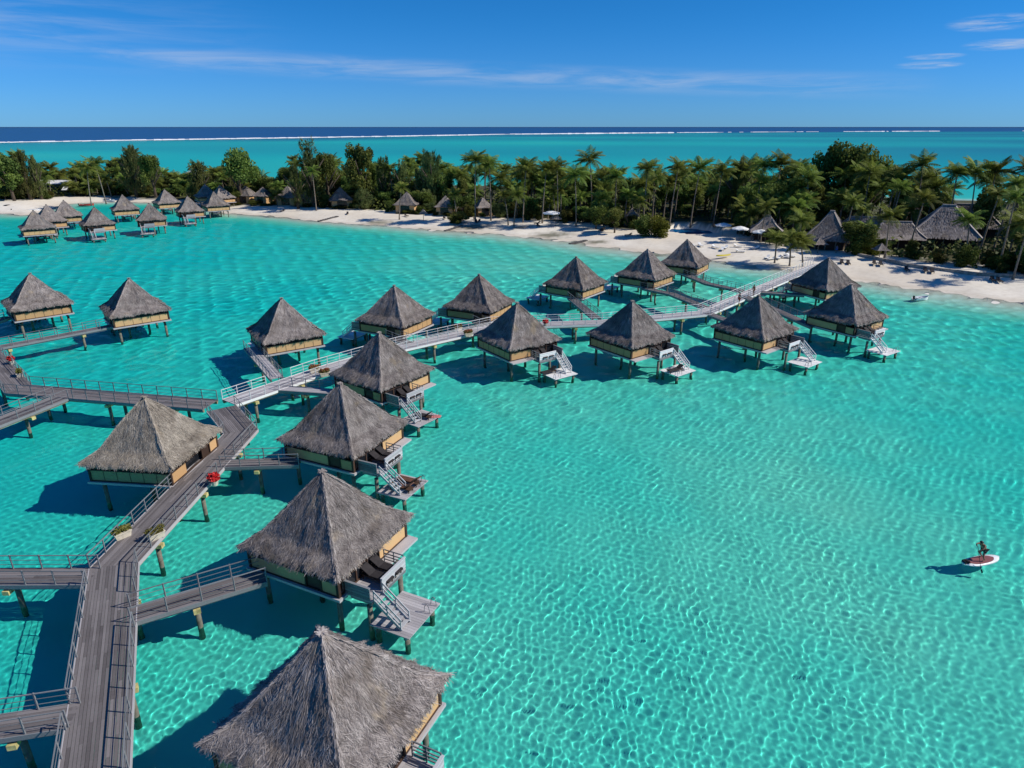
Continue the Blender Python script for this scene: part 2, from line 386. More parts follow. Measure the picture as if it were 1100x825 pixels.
reef_tab = [(-400, 160), (0, 153.5), (200, 150.2), (400, 147.2), (550, 144.6), (720, 143.0), (870, 142.0), (1000, 141.4), (1100, 141.2), (1500, 141)]
def build_water():
    step = lambda d: .0027 if d < 125 else (.0036 if d < 190 else (.012 if d < 450 else .03))
    X, Y = polar(11, 90000, step, .95, 1050, .055)
    g = np.random.default_rng(5)
    n = 72
    lam = np.exp(g.uniform(np.log(.2), np.log(.85), n)); th = g.uniform(0, 6.28, n); ph = g.uniform(0, 6.28, n)
    amp = .00196*lam**1.45*(1+.25*np.sin(lam*40))
    cell = np.maximum(.055, Y*np.where(Y < 125, .0027, .0036))
    Z = 0*X
    rows = Y[:, 0] < 420
    # patches where the ripples are rougher or calmer, as gusts leave them
    gust = 1+.16*vnoise(X, Y, 16, 51)+.12*vnoise(X, Y, 6, 52)
    gust = np.clip(gust, .6, 1.12)*.94
    for l, a_, p, A in zip(lam, th, ph, amp):
        fade = np.clip((l/cell[rows]-2.2)/2.0, 0, 1)
        Z[rows] += gust[rows]*A*fade*np.sin((X[rows]*np.cos(a_)+Y[rows]*np.sin(a_))*2*np.pi/l+p)
    # broader ripples that carry the pattern further out
    for l, a_, p in zip(np.exp(g.uniform(np.log(1.1), np.log(4.2), 34)), g.uniform(0, 6.28, 34), g.uniform(0, 6.28, 34)):
        A = .0042*l**1.5
        fade = np.clip((l/cell[rows]-3.2)/2.5, 0, 1)*np.clip((Y[rows]-40)/60, .12, 1)
        Z[rows] += gust[rows]*A*fade*np.sin((X[rows]*np.cos(a_)+Y[rows]*np.sin(a_))*2*np.pi/l+p)
    # longer low wind waves that stay visible further out
    for l, a_, p, A in zip(g.uniform(4, 9, 14), g.normal(.5, .8, 14), g.uniform(0, 6.28, 14), np.full(14, .006)):
        fade = np.clip((l/cell[rows]-2.2)/2.0, 0, 1)
        Z[rows] += A*fade*np.sin((X[rows]*np.cos(a_)+Y[rows]*np.sin(a_))*2*np.pi/l+p)
    me = grid_mesh('water', X, Y, Z, M['water'])
    near = Y < 520
    z = np.full(X.shape, -1.25); s = np.full(X.shape, -99.); pool = np.full(X.shape, 9.)
    z[near], s[near], pool[near] = bathy(X[near], Y[near])
    dep = np.clip(-z, 0, 9)/1.25*.155
    # deeper water to the left and far right of the huts, pale sandbank in the middle
    big = np.clip(.5+.5*np.tanh((-X-18-.12*Y)/26), 0, 1)*.11 + np.clip((X-.42*Y-2)/30, 0, 1)*.05
    big += .013*vnoise(X, Y, 60, 21)+.010*vnoise(X, Y, 22, 22)+.006*vnoise(X, Y, 8, 23)
    big -= .018*np.exp(-((X-8)**2/500+(Y-32)**2/400))
    dep = dep+np.where(s < 0, big*np.clip(-s/20, 0, 1), 0)
    dep = np.where((pool < 1.2) & (s > 0), .86, dep)
    # far lagoon and ocean
    ax = np.arctan2(X, Y); pxx = 550+F_PX*(X/np.maximum(Y, 1))/CP*.97
    py_reef = np.interp(pxx, [p[0] for p in reef_tab], [p[1] for p in reef_tab])
    d_reef = CAM_H/np.tan(PITCH-np.arctan((412.5-py_reef)/F_PX))
    back = np.clip((Y-290)/120, 0, 1)
    fl = .29+.12*np.clip((Y-450)/700, 0, 1)+(.06*np.sin(Y/110+X/600)+.06*np.sin(Y/260-X/900))*np.clip((Y-400)/300, 0, 1)+.03*vnoise(X, Y, 500, 61)+np.clip((X-.25*Y)/(.5*Y), 0, 1)*.12
    fl = fl+.12*np.clip((Y/d_reef-.72)/.2, 0, 1)
    dep = dep*(1-back)+fl*back
    out = np.clip((Y-d_reef)/(.03*d_reef), 0, 1)
    dep = dep*(1-out)+1.0*out
    set_attr(me, 'depth', np.clip(dep, 0, 1))
    o = tag(obj('water', me), kind='structure'); o['label'] = 'clear turquoise lagoon water'
    o.cycles.is_caustics_caster = True
def build_terrain():
    X, Y = polar(5, 520, lambda d: .007, .98, 420, .15)
    z, s, pool = bathy(X, Y)
    z = z+.05*vnoise(X, Y, 9, 31)*np.clip(np.abs(s)/6, 0, 1)
    me = grid_mesh('terrain', X, Y, z, M['sand'])
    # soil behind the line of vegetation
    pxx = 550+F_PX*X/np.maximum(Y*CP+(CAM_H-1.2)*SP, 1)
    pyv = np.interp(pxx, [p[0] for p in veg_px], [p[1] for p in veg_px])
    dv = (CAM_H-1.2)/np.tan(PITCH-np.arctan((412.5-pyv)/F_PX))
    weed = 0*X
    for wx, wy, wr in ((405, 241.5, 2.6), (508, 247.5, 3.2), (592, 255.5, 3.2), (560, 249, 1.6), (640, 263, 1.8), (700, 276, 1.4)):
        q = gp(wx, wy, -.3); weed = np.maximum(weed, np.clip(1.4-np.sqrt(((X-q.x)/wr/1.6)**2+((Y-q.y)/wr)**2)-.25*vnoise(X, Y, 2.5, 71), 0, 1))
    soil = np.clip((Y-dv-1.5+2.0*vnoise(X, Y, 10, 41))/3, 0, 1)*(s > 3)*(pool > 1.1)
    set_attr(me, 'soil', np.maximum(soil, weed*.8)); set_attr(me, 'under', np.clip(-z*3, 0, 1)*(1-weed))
    set_attr(me, 'wet', np.clip(1-np.abs(s-.9)/1.8, 0, 1)*.55)
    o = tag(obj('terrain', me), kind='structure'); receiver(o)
    # the sea bed of the far lagoon, beyond the island, and of the ocean
    X, Y = polar(515, 95000, lambda d: .2, 1.0, 40)
    me = grid_mesh('seabed', X, Y, np.full(X.shape, -1.3), M['sand'])
    set_attr(me, 'soil', 0*X); set_attr(me, 'under', 1+0*X); set_attr(me, 'wet', 0*X)
    receiver(tag(obj('seabed', me), kind='structure'))
build_terrain(); build_water()

def ground_z(x, y):
    z, s, p = bathy(np.array([float(x)]), np.array([float(y)])); return float(z[0]), float(s[0]), float(p[0])

def build_surf():
    m, t, b = new_mat('surf_foam'); b.inputs['Base Color'].default_value = (.85, .87, .88, 1); b.inputs['Roughness'].default_value = .9
    mb = MB(); g = random.Random(4)
    # (px0, px1, thickness in rows, chance)
    spans = [(-60, 90, .75, 1.), (90, 165, .45, .95), (165, 300, .95, 1.), (300, 520, .85, 1.), (520, 553, .35, .8), (553, 722, 1.0, 1.), (722, 760, .5, .8), (760, 872, .28, .7), (906, 935, .4, .7), (935, 1012, .6, .85), (1060, 1130, .25, .55)]
    for a, b_, th, ch in spans:
        x = a
        while x < b_:
            L = g.uniform(2, 9)
            if g.random() < ch:
                py = interp_y(reef_tab, x)-.55-(th*.45 if th > 1.2 else 0)
                k = g.uniform(.7, 1.5)*th
                n0 = gp(x, py+k/2, .5); n1 = gp(x+L*1.1, interp_y(reef_tab, x+L)-.55+k*.35, .5); f1 = gp(x+L, py-k*.4, .5); f0 = gp(x+L*.05, py-k/2, .5)
                h = Vector((0, 0, g.uniform(.6, 1.6)))
                mb.add([n0, n1, f1, f0, n0+h+(f0-n0)*.45, n1+h+(f1-n1)*.45], [(0, 1, 5, 4), (4, 5, 2, 3), (0, 4, 3), (1, 2, 5)])
            x += L
    o = mb.build('surf_foam', m); tag(o, 'white line of breaking surf along the far reef', 'surf', kind='stuff')
build_surf()

# ------------------------------------------------------------------ bungalow
S, ZE, ZA, ZF = 7.14, 3.58, 7.55, 2.10
def roof_mb(seed, nblades=21000, S=S, zl=ZE, za=ZA, sag=1.0):
    g = random.Random(seed); mb = MB()
    h = S/2
    def prof(t):                                 # t 0 apex .. 1 eave
        k = .73; zk = za-(za-zl)*.83
        if t < k: z = za+(zk-za)*(t/k)
        else:
            q = (t-k)/(1-k); z = zk+(zl-zk)*(q*.92+.08*q*q)
        blend = -math.exp(-((t-k)/.06)**2)*.03
        return z+blend
    nr, ns = 22, 20
    ph = [g.uniform(0, 6.28) for _ in range(8)]
    def wob(a, t): return .045*math.sin(7*a+ph[0]+3*t)+.035*math.sin(13*a+ph[1]-6*t)+.03*math.sin(23*a+ph[2]+11*t)
    def surf(face, u, t):                        # u -1..1 along the face
        hw = max(t*h, .07)
        uu = u
        x = hw*(1+.012*abs(u)**8*t); y = hw*uu*(1+.012*abs(u)**8*t)
        z = prof(t)+.05*abs(u)**10*min(1, t*4)*(1-t*.5)
        a = face*1.57+u*.75
        z += wob(a, t)*min(1, t*2.5)
        if t > .97: x += .06*math.sin(31*a+ph[3]); z += .04*math.sin(41*a+ph[4])
        c, s_ = [(1, 0), (0, 1), (-1, 0), (0, -1)][face]
        return Vector((c*x-s_*y, s_*x+c*y, z))
    rows = [0.0]+[.03+.97*(i/(nr-1)) for i in range(nr)]
    for face in range(4):
        vs = []; fs = []
        for t in rows:
            for j in range(ns+1): vs.append(surf(face, -1+2*j/ns, t))
        W = ns+1
        for i in range(len(rows)-1):
            for j in range(ns): fs.append((i*W+j, (i+1)*W+j, (i+1)*W+j+1, i*W+j+1))
        for f in fs: mb.add([vs[i] for i in f], [(0, 1, 2, 3)], .15+.3*g.random())
        # eave lip and underside
        for j in range(ns):
            a = vs[len(rows)*W-W+j]; b = vs[len(rows)*W-W+j+1]
            dn = Vector((0, 0, -.17)); ina = Vector((a.x*.95, a.y*.95, a.z))+dn; inb = Vector((b.x*.95, b.y*.95, b.z))+dn
            mb.add([a, ina, inb, b], [(0, 1, 2, 3)], .25*g.random())
            ua = Vector((a.x*.55, a.y*.55, 4.3)); ub = Vector((b.x*.55, b.y*.55, 4.3))
            mb.add([ina, ua, ub, inb], [(0, 1, 2, 3)], .1)
    # thatch: thousands of palm-leaf strips lying down the slope
    def blade(face, u, t, L, wd, lift, tone, jit):
        p = surf(face, u, t); q = surf(face, max(-1, min(1, u*(1-jit*.3)+jit*.04)), min(1.0, t+.06))
        d = (q-p); d = d.normalized() if d.length > 1e-5 else Vector((0, 0, -1))
        c, s_ = [(1, 0), (0, 1), (-1, 0), (0, -1)][face]
        side = Vector((-s_, c, 0)); nrm = side.cross(d); nrm = nrm if nrm.z > 0 else -nrm
        d = (d+side*g.gauss(0, .13)).normalized()
        a = p+nrm*.012; b = p+d*L+nrm*lift
        sd = (side+nrm*g.gauss(0, .2)).normalized()*wd/2
        mb.add([a-sd, a+sd, b+sd*.6, b-sd*.6], [(0, 1, 2, 3)], tone)
    for i in range(nblades):
        face = g.randrange(4); t = math.sqrt(g.uniform(.002, 1)); u = g.uniform(-1, 1)
        t = min(t, .985)
        band = .5+.5*math.sin(t*32+math.sin(u*5+ph[5])*1.2)
        tone = min(1, max(0, g.gauss(.42, .24)+.20*(band-.5)))
        blade(face, u, t, g.uniform(.22, .50), g.uniform(.018, .036), g.uniform(.018, .06), tone, g.uniform(-1, 1))
    for i in range(int(nblades*.16)):            # fringe over the eave
        face = g.randrange(4); u = g.uniform(-1, 1)
        p = surf(face, u, g.uniform(.95, 1.0)); c, s_ = [(1, 0), (0, 1), (-1, 0), (0, -1)][face]
        o = Vector((c, s_, 0)); side = Vector((-s_, c, 0))
        L = g.uniform(.12, .32); d = (o*g.uniform(.2, .9)+Vector((0, 0, -1))+side*g.gauss(0, .2)).normalized()
        wd = side*g.uniform(.02, .035)
        mb.add([p-wd, p+wd, p+d*L+wd*.4, p+d*L-wd*.4], [(0, 1, 2, 3)], min(1, max(0, g.gauss(.5, .2))))
    for i in range(int(nblades*.07)):            # hips
        face = g.randrange(4); u = g.choice((-1, 1))*g.uniform(.95, 1); t = g.uniform(.03, .98)
        blade(face, u, t, g.uniform(.2, .4), g.uniform(.03, .06), g.uniform(.05, .11), min(1, max(0, g.gauss(.62, .16))), 0)
    for i in range(160):                         # rounded tuft on the apex
        a = g.uniform(0, 6.28); el = g.uniform(.1, 1.2)
        p = Vector((0, 0, za-.03)); d = Vector((math.cos(a)*math.cos(el), math.sin(a)*math.cos(el), -math.sin(el)*.75+.12))
        sd = Vector((-math.sin(a), math.cos(a), 0))*.035; L = g.uniform(.12, .3)
        p = p+Vector((0, 0, g.uniform(.0, .09)))
        mb.add([p-sd, p+sd, p+d*L+sd, p+d*L-sd], [(0, 1, 2, 3)], min(1, max(0, g.gauss(.7, .15))))
    return mb
ROOFS = [roof_mb(s).mesh('thatched_roof', M['thatch']) for s in (1, 2, 3)]
ROOF_TAN = roof_mb(9).mesh('tan_thatched_roof', M['thatch_tan'])
ROOF_FAR = roof_mb(5, 2500).mesh('thatched_roof_far', M['thatch'])
PILE = MB(); PILE.tube((0, 0, -1.9), (0, 0, 1.70), .15, .15, 10, .4); PILE = PILE.mesh('pile', M['concrete'], False)
for p in PILE.polygons: p.use_smooth = len(p.vertices) == 4

def railing(mb, pts, h=.85, post=.045, every=1.0, rails=(.85, .45), slat=False):
    for a, b in zip(pts, pts[1:]):
        a = Vector(a); b = Vector(b); L = (b-a).length; n = max(1, round(L/every))
        for i in range(n+1):
            p = a.lerp(b, i/n); mb.box(p+Vector((0, 0, h/2)), (post, post, h))
        for r in rails:
            mb.bar(a+Vector((0, 0, r)), b+Vector((0, 0, r)), .05, .05)

def make_bungalow(m, deck=True, roof=0, name='overwater_bungalow', roofmesh=None):
    """m=-1: stairs and entrance on the -y side; m=+1: mirrored. Deck towards +x."""
    t = empty(name)
    Y = lambda y: y*(-m)                          # designs are drawn for m=-1
    r = obj('roof', roofmesh or ROOFS[roof], t); r.rotation_euler = (0, 0, roof*math.pi/2)
    # floor slab with edge boards
    b = MB(); b.span(-3.42, 3.42, -3.42, 3.42, ZF-.16, ZF, .75); b.build('floor', M['deck_pale'], t)
    b = MB()
    for y in (-2.6, 0, 2.6): b.span(-3.2, 3.2, y-.09, y+.09, ZF-.44, ZF-.17)
    b.build('floor_beam', M['dark'], t)
    # walls: bamboo panels in a dark frame, shutters above
    W = 3.2; zt = 3.0
    for k, (c, s_) in enumerate(((1, 0), (0, 1), (-1, 0), (0, -1))):
        rot = Matrix.Rotation(math.atan2(s_, c), 3, 'Z')
        fr = MB(); pn = MB(); gl = MB()
        is_deck = (k == 0) and deck; is_door = (k == (3 if m < 0 else 1)) if deck else k == 0
        def put(mb_, x, y0, y1, z0, z1, tone=None, th=.06):
            mb_.box(rot @ Vector((x, (y0+y1)/2, (z0+z1)/2)), (th, y1-y0, z1-z0), rot, tone)
        if is_deck:
            u0, u1 = sorted((Y(.4), Y(W))); v0, v1 = sorted((Y(-2.7), Y(.4)))
            put(pn, W, u0, u1, ZF+.02, zt); put(gl, W-.02, v0, v1, ZF+.02, 3.6)
            gl2 = MB(); put(gl2, W-.02, u0+.1, u1-.1, zt+.05, 3.6); gl2.build('window', M['glass'], t)
            for y in (-2.7, -1.7, -.7, .4): put(fr, W+.03, Y(y)-.05, Y(y)+.05, ZF+.01, 3.62, None, .09)
        elif is_door:
            put(pn, W, -W, .95 if deck else -1.3, ZF+.02, zt); p2 = MB(); put(p2, W, 2.05, W, ZF+.02, zt); p2.build('wall', M['bamboo'], t)
            put(gl, W-.02, -W, .95, zt+.05, 3.6)
            if not deck: put(gl, W-.3, -1.3, .95, ZF+.02, zt+.04)  # dark sheet set back in the open front, standing for the shade inside
            dm = MB(); put(dm, W-.05, .98, 2.02, ZF+.02, 3.62); dm.build('door', M['dark'], t)
            for y in (.95, 2.05): put(fr, W+.02, y-.05, y+.05, ZF+.01, 3.64, None, .1)
        else:
            put(pn, W, -W, W, ZF+.02, zt)
            put(gl, W-.02, -W+.1, W-.1, zt+.05, 3.6)
            for y in (-2.1, -1.05, 0, 1.05, 2.1): put(fr, W+.008, y-.016, y+.016, ZF+.1, zt-.03, .8, .075); put(fr, W+.012, y-.03, y+.03, zt+.05, 3.62, None, .085)
        put(fr, W+.025, -W, W, zt-.03, zt+.05, None, .12)
        put(fr, W+.02, -W, W, ZF+.003, ZF+.09, None, .10)
        pn.build('wall', M['bamboo'], t); gl.build('window', M['glass'], t); fr.build('wall_frame', M['dark'], t)
    for x in (-1, 1):
        for y in (-1, 1):
            b = MB(); b.span(x*3.2-.09, x*3.2+.09, y*3.2-.09, y*3.2+.09, ZF+.002, 3.72); b.build('corner_post', M['dark'], t)
    for x, y in ((-2.7, -2.7), (-2.7, 2.7), (2.7, -2.7), (2.7, 2.7), (0, -1.2), (0, 1.2)):
        receiver(obj('pile', PILE, t, (x, y, -.05)))
    if not deck: return t
    # terrace
    x0, x1 = 3.43, 5.0; ya, yb = sorted((Y(-2.75), Y(.55)))
    b = MB(); b.span(3.425, 3.95, *sorted((Y(.57), Y(3.42))), ZF-.15, ZF-.012, .9); b.build('floor_ledge', M['deck_pale'], t)
    b = MB(); n = 15
    for i in range(n):
        y = ya+(yb-ya)*(i+.5)/n; b.span(x0, x1, y-(yb-ya)/n*.46, y+(yb-ya)/n*.46, ZF-.08, ZF-.01)
    b.build('terrace_deck', M['deck_pale'], t)
    b = MB(); b.span(x1-.12, x1-.02, ya, yb, ZF-.30, ZF-.085); b.span(x0+.1, x1-.15, ya+.1, ya+.2, ZF-.3, ZF-.085); b.span(x0+.1, x1-.15, yb-.2, yb-.1, ZF-.3, ZF-.085)
    b.build('terrace_beam', M['rail'], t)
    for y in (-2.55, 0.35): receiver(obj('pile', PILE, t, (4.7, Y(y), -.06)))
    # balustrade: solid boards in front and on the stair side, slatted on the other
    gap0, gap1 = -2.62, -1.72                     # stair opening (drawn side)
    def yy(a, b_): return sorted((Y(a), Y(b_)))
    b = MB()
    u0, u1 = yy(gap1, .55)
    for k in range(3): b.span(x1-.05, x1, u0, u1, ZF+.06+k*.22, ZF+.06+k*.22+.185)
    b.span(x1-.1, x1+.04, u0, u1, ZF+.72, ZF+.78, .8)
    for y in (u0+.05, (u0+u1)/2, u1-.05): b.box((x1-.075, y, ZF+.36), (.045, .08, .72))
    b.build('balustrade', M['white'] if m > 0 else M['rail_pale'], t)
    b = MB(); ys = Y(-2.72)
    for k in range(4): b.span(x0-.35, x1-.06, ys-.025, ys+.025, ZF+.02+k*.19, ZF+.02+k*.19+.165)
    b.span(x0-.35, x1-.06, ys-.07, ys+.07, ZF+.78, ZF+.84, .8)
    b.build('side_panel', M['rail'], t)
    b = MB(); ys = Y(.52)
    railing(b, [(x0+.1, ys, ZF), (x1-.1, ys, ZF)], .85, .05, .8, (.85, .6, .4, .2))
    b.build('side_railing', M['rail'], t)
        # lower bathing platform and stairs
    zp = .64; px0, px1 = 4.86, 7.42; u0, u1 = yy(-2.9, .28)
    b = MB(); n = 17
    for i in range(n):
        y = u0+(u1-u0)*(i+.5)/n; b.span(px0, px1, y-(u1-u0)/n*.47, y+(u1-u0)/n*.47, zp-.06, zp)
    b.build('swim_platform', M['white'] if m > 0 else M['deck_pale'], t)  # whiter planks on the mirrored huts
    b = MB(); 
    for x in (px0+.3, px1-.3): b.span(x-.07, x+.07, u0+.03, u1-.03, zp-.24, zp-.065)
    b.build('platform_beam', M['rail'], t)
    for x in (px0+.3, px1-.35):
        for y in (u0+.35, u1-.35):
            p = receiver(obj('pile', PILE, t, (x, y, -1.31)))
    b = MB(); yc = (Y(gap0)+Y(gap1))/2
    a0 = Vector((x1+.02, yc, ZF-.05)); a1 = Vector((x1+1.75, yc, zp+.03))
    for sgn in (-1, 1):
        o = Vector((0, sgn*.38, 0)); b.bar(a0+o, a1+o, .05, .16)
    ns = 6
    for i in range(ns):
        p = a0.lerp(a1, (i+.5)/ns); b.box(p+Vector((0, 0, .03)), (.24, .72, .045))
    b.build('stairs', M['white'] if m > 0 else M['rail_pale'], t)
    b = MB()
    for sgn in (-1, 1):
        o = Vector((0, sgn*.40, .0)); u = Vector((0, 0, .66))
        b.bar(a0+o+u, a1+o+u, .05, .09); b.bar(a0+o+u*.5, a1+o+u*.5, .04, .06)
        for q in (0.02, .5, .98): p = a0.lerp(a1, q)+o; b.box(p+u/2, (.055, .055, .66))
    b.build('stair_rail', M['white'] if m > 0 else M['rail_pale'], t)
    for y in (u1-.55 if m < 0 else u0+.55,):
        for dy in (-.45, .25):                      # ladder hoops
            b = MB()
            for q in range(8):
                a_, b_ = math.pi*q/8, math.pi*(q+1)/8
                P = lambda an: (px1-.25-.18*math.cos(an), y+dy, zp+.55*math.sin(an))
                b.tube(P(a_), P(b_), .02, .02, 5)
            b.build('ladder_hoop', M['rail'], t)
    return t

HUTS = {  # x, y, angle of the right eave corner, mirrored?, deck normal offset, label
 'A': (-7.47, 20.77, 20.3, -1, -45, 'nearest thatched bungalow, its huge grey roof cut by the lower edge of the photo'),
 'B': (-10.92, 33.82, 19.5, -1, -45, 'big thatched bungalow with an empty grey bathing platform, second nearest of all'),
 'C': (-13.28, 47.86, 20.1, -1, -45, 'thatched bungalow whose bathing platform carries brown loungers'),
 'D': (-12.78, 61.41, 9.0, -1, -45, 'thatched bungalow whose bathing platform carries one dark mat and a pink towel'),
 'E': (-26.65, 75.24, -10.7, 1, 135, 'thatched bungalow reached by a short pier beside the first pair of planters past the junction'),
 'F': (-14.72, 81.76, 18.7, 1, 135, 'thatched bungalow with orange lit wall behind the white railed boardwalk'),
 'G': (-4.42, 88.46, 18.6, 1, 135, 'thatched bungalow behind the second pair of rusty red planters'),
 'H': (.57, 73.04, -9.4, 1, -45, 'thatched bungalow with white platform, first outer hut past the boardwalk bend'),
 'I': (9.78, 101.41, 8.2, 1, 135, 'thatched bungalow with short ramp down to the boardwalk by the dark red flower pot'),
 'J': (21.94, 108.16, 5.1, 1, 135, 'thatched bungalow with a long curved pier, middle one of the shore side row'),
 'K': (13.69, 73.84, -7.0, 1, -45, 'thatched bungalow with dark lounger on its white platform, middle of the outer row'),
 'L': (30.83, 118.22, 12.1, 1, 135, 'small thatched bungalow closest to the beach on the shore side of the boardwalk'),
 'M': (29.0, 76.63, -6.3, 1, -45, 'thatched bungalow with white platform in front of two people on the boardwalk'),
 'N': (47.93, 100.66, -19.9, 1, 135, 'thatched bungalow at the beach end of the boardwalk, partly behind its neighbour'),
 'O': (42.73, 82.61, -10.9, -1, -45, 'rightmost thatched bungalow over the water with white railings and platform'),
 'P': (-65.12, 89.10, -1.6, 1, 135, 'thatched bungalow at the left edge of the photo with a tan lit wall'),
 'Q': (-50.10, 86.03, -5.7, 1, 135, 'thatched bungalow at the end of a pier left of the boardwalk junction'),
}
GRP = 'overwater bungalows along the boardwalk'
PROTO = {(-1, r): None for r in range(3)}
PL = {}
def place_hut(key, i):
    x, y, th, m, off, label = HUTS[key]
    kk = (m, i % 3)
    if kk not in PL:
        o = PL[kk] = make_bungalow(m, True, i % 3)
    else: o = copy_tree(PL[kk])
    o.location = (x, y, 0); o.rotation_euler = (0, 0, R(th+off))
    tag(o, label, 'bungalow', GRP)
    return o
HUTOBJ = {k: place_hut(k, i) for i, k in enumerate(HUTS)}
for ch in HUTOBJ['O'].children:
    if ch.name.split('.')[0] in ('balustrade', 'swim_platform', 'stairs', 'stair_rail'):
        ch.material_slots[0].link = 'OBJECT'; ch.material_slots[0].material = M['white']
def hut_pt(key, lx, ly, z):
    x, y, th, m, off, _ = HUTS[key]; a = R(th+off)
    return Vector((x+lx*math.cos(a)-ly*math.sin(a), y+lx*math.sin(a)+ly*math.cos(a), z))
for ch in list(HUTOBJ['A'].children):
    if ch.name.split('.')[0] == 'floor_ledge': bpy.data.objects.remove(ch)
# the hut at the junction: tan thatch, open towards the boardwalk
recep = make_bungalow(-1, False, 0, 'boardwalk_hut', ROOF_TAN)
recep.location = (-27.0, 45.1, 0); recep.rotation_euler = (0, 0, R(38.8-45)); recep.scale = (.965, .965, 1)
tag(recep, 'pale tan thatched hut standing against the boardwalk near the junction', 'hut')

b = MB()
for i in range(16): b.span(3.43, 4.85, -2.9+i*.36, -2.9+i*.36+.345, ZF-.10, ZF-.03)
b.build('porch_deck', M['deck'], recep)
# far cluster by the left beach
FAR = [(-113.8, 162.2, -6), (-118.7, 174.4, -5), (-121.2, 185.4, -11), (-103.3, 169.0, -6), (-113.8, 200.9, -9), (-94.4, 178.0, -19), (-110.0, 218.4, -4), (-92.8, 196.6, -12), (-91.3, 210.8, -8), (-98.8, 233.8, 1), (-106.3, 239.4, -11)]
FLAB = ['far thatched bungalow at the left end of the distant cluster', 'far thatched bungalow just behind the left end one of the distant cluster', 'far thatched bungalow behind two others beside the white boats',
 'far thatched bungalow with railed deck, front of the distant cluster', 'far thatched bungalow beside the red and white boat', 'far thatched bungalow alone on the water side of the distant cluster', 'far thatched bungalow at the back under yellow green bushes',
 'far thatched bungalow with white platform before the others at right', 'far thatched bungalow at the right end of the distant cluster by the sand', 'far thatched bungalow rising behind the right end one', 'far thatched bungalow in the shade of trees, farthest of the cluster']
farproto = None
for (x, y, th), lb in zip(FAR, FLAB):
    if farproto is None:
        farproto = o = make_bungalow(-1, True, 0, 'overwater_bungalow', ROOF_FAR)
    else: o = copy_tree(farproto)
    o.location = (x, y, 0); o.rotation_euler = (0, 0, R(th+(-45 if FAR.index((x, y, th)) in (1, 3, 5, 7) else 135))); tag(o, lb, 'bungalow', 'distant bungalows by the left beach')

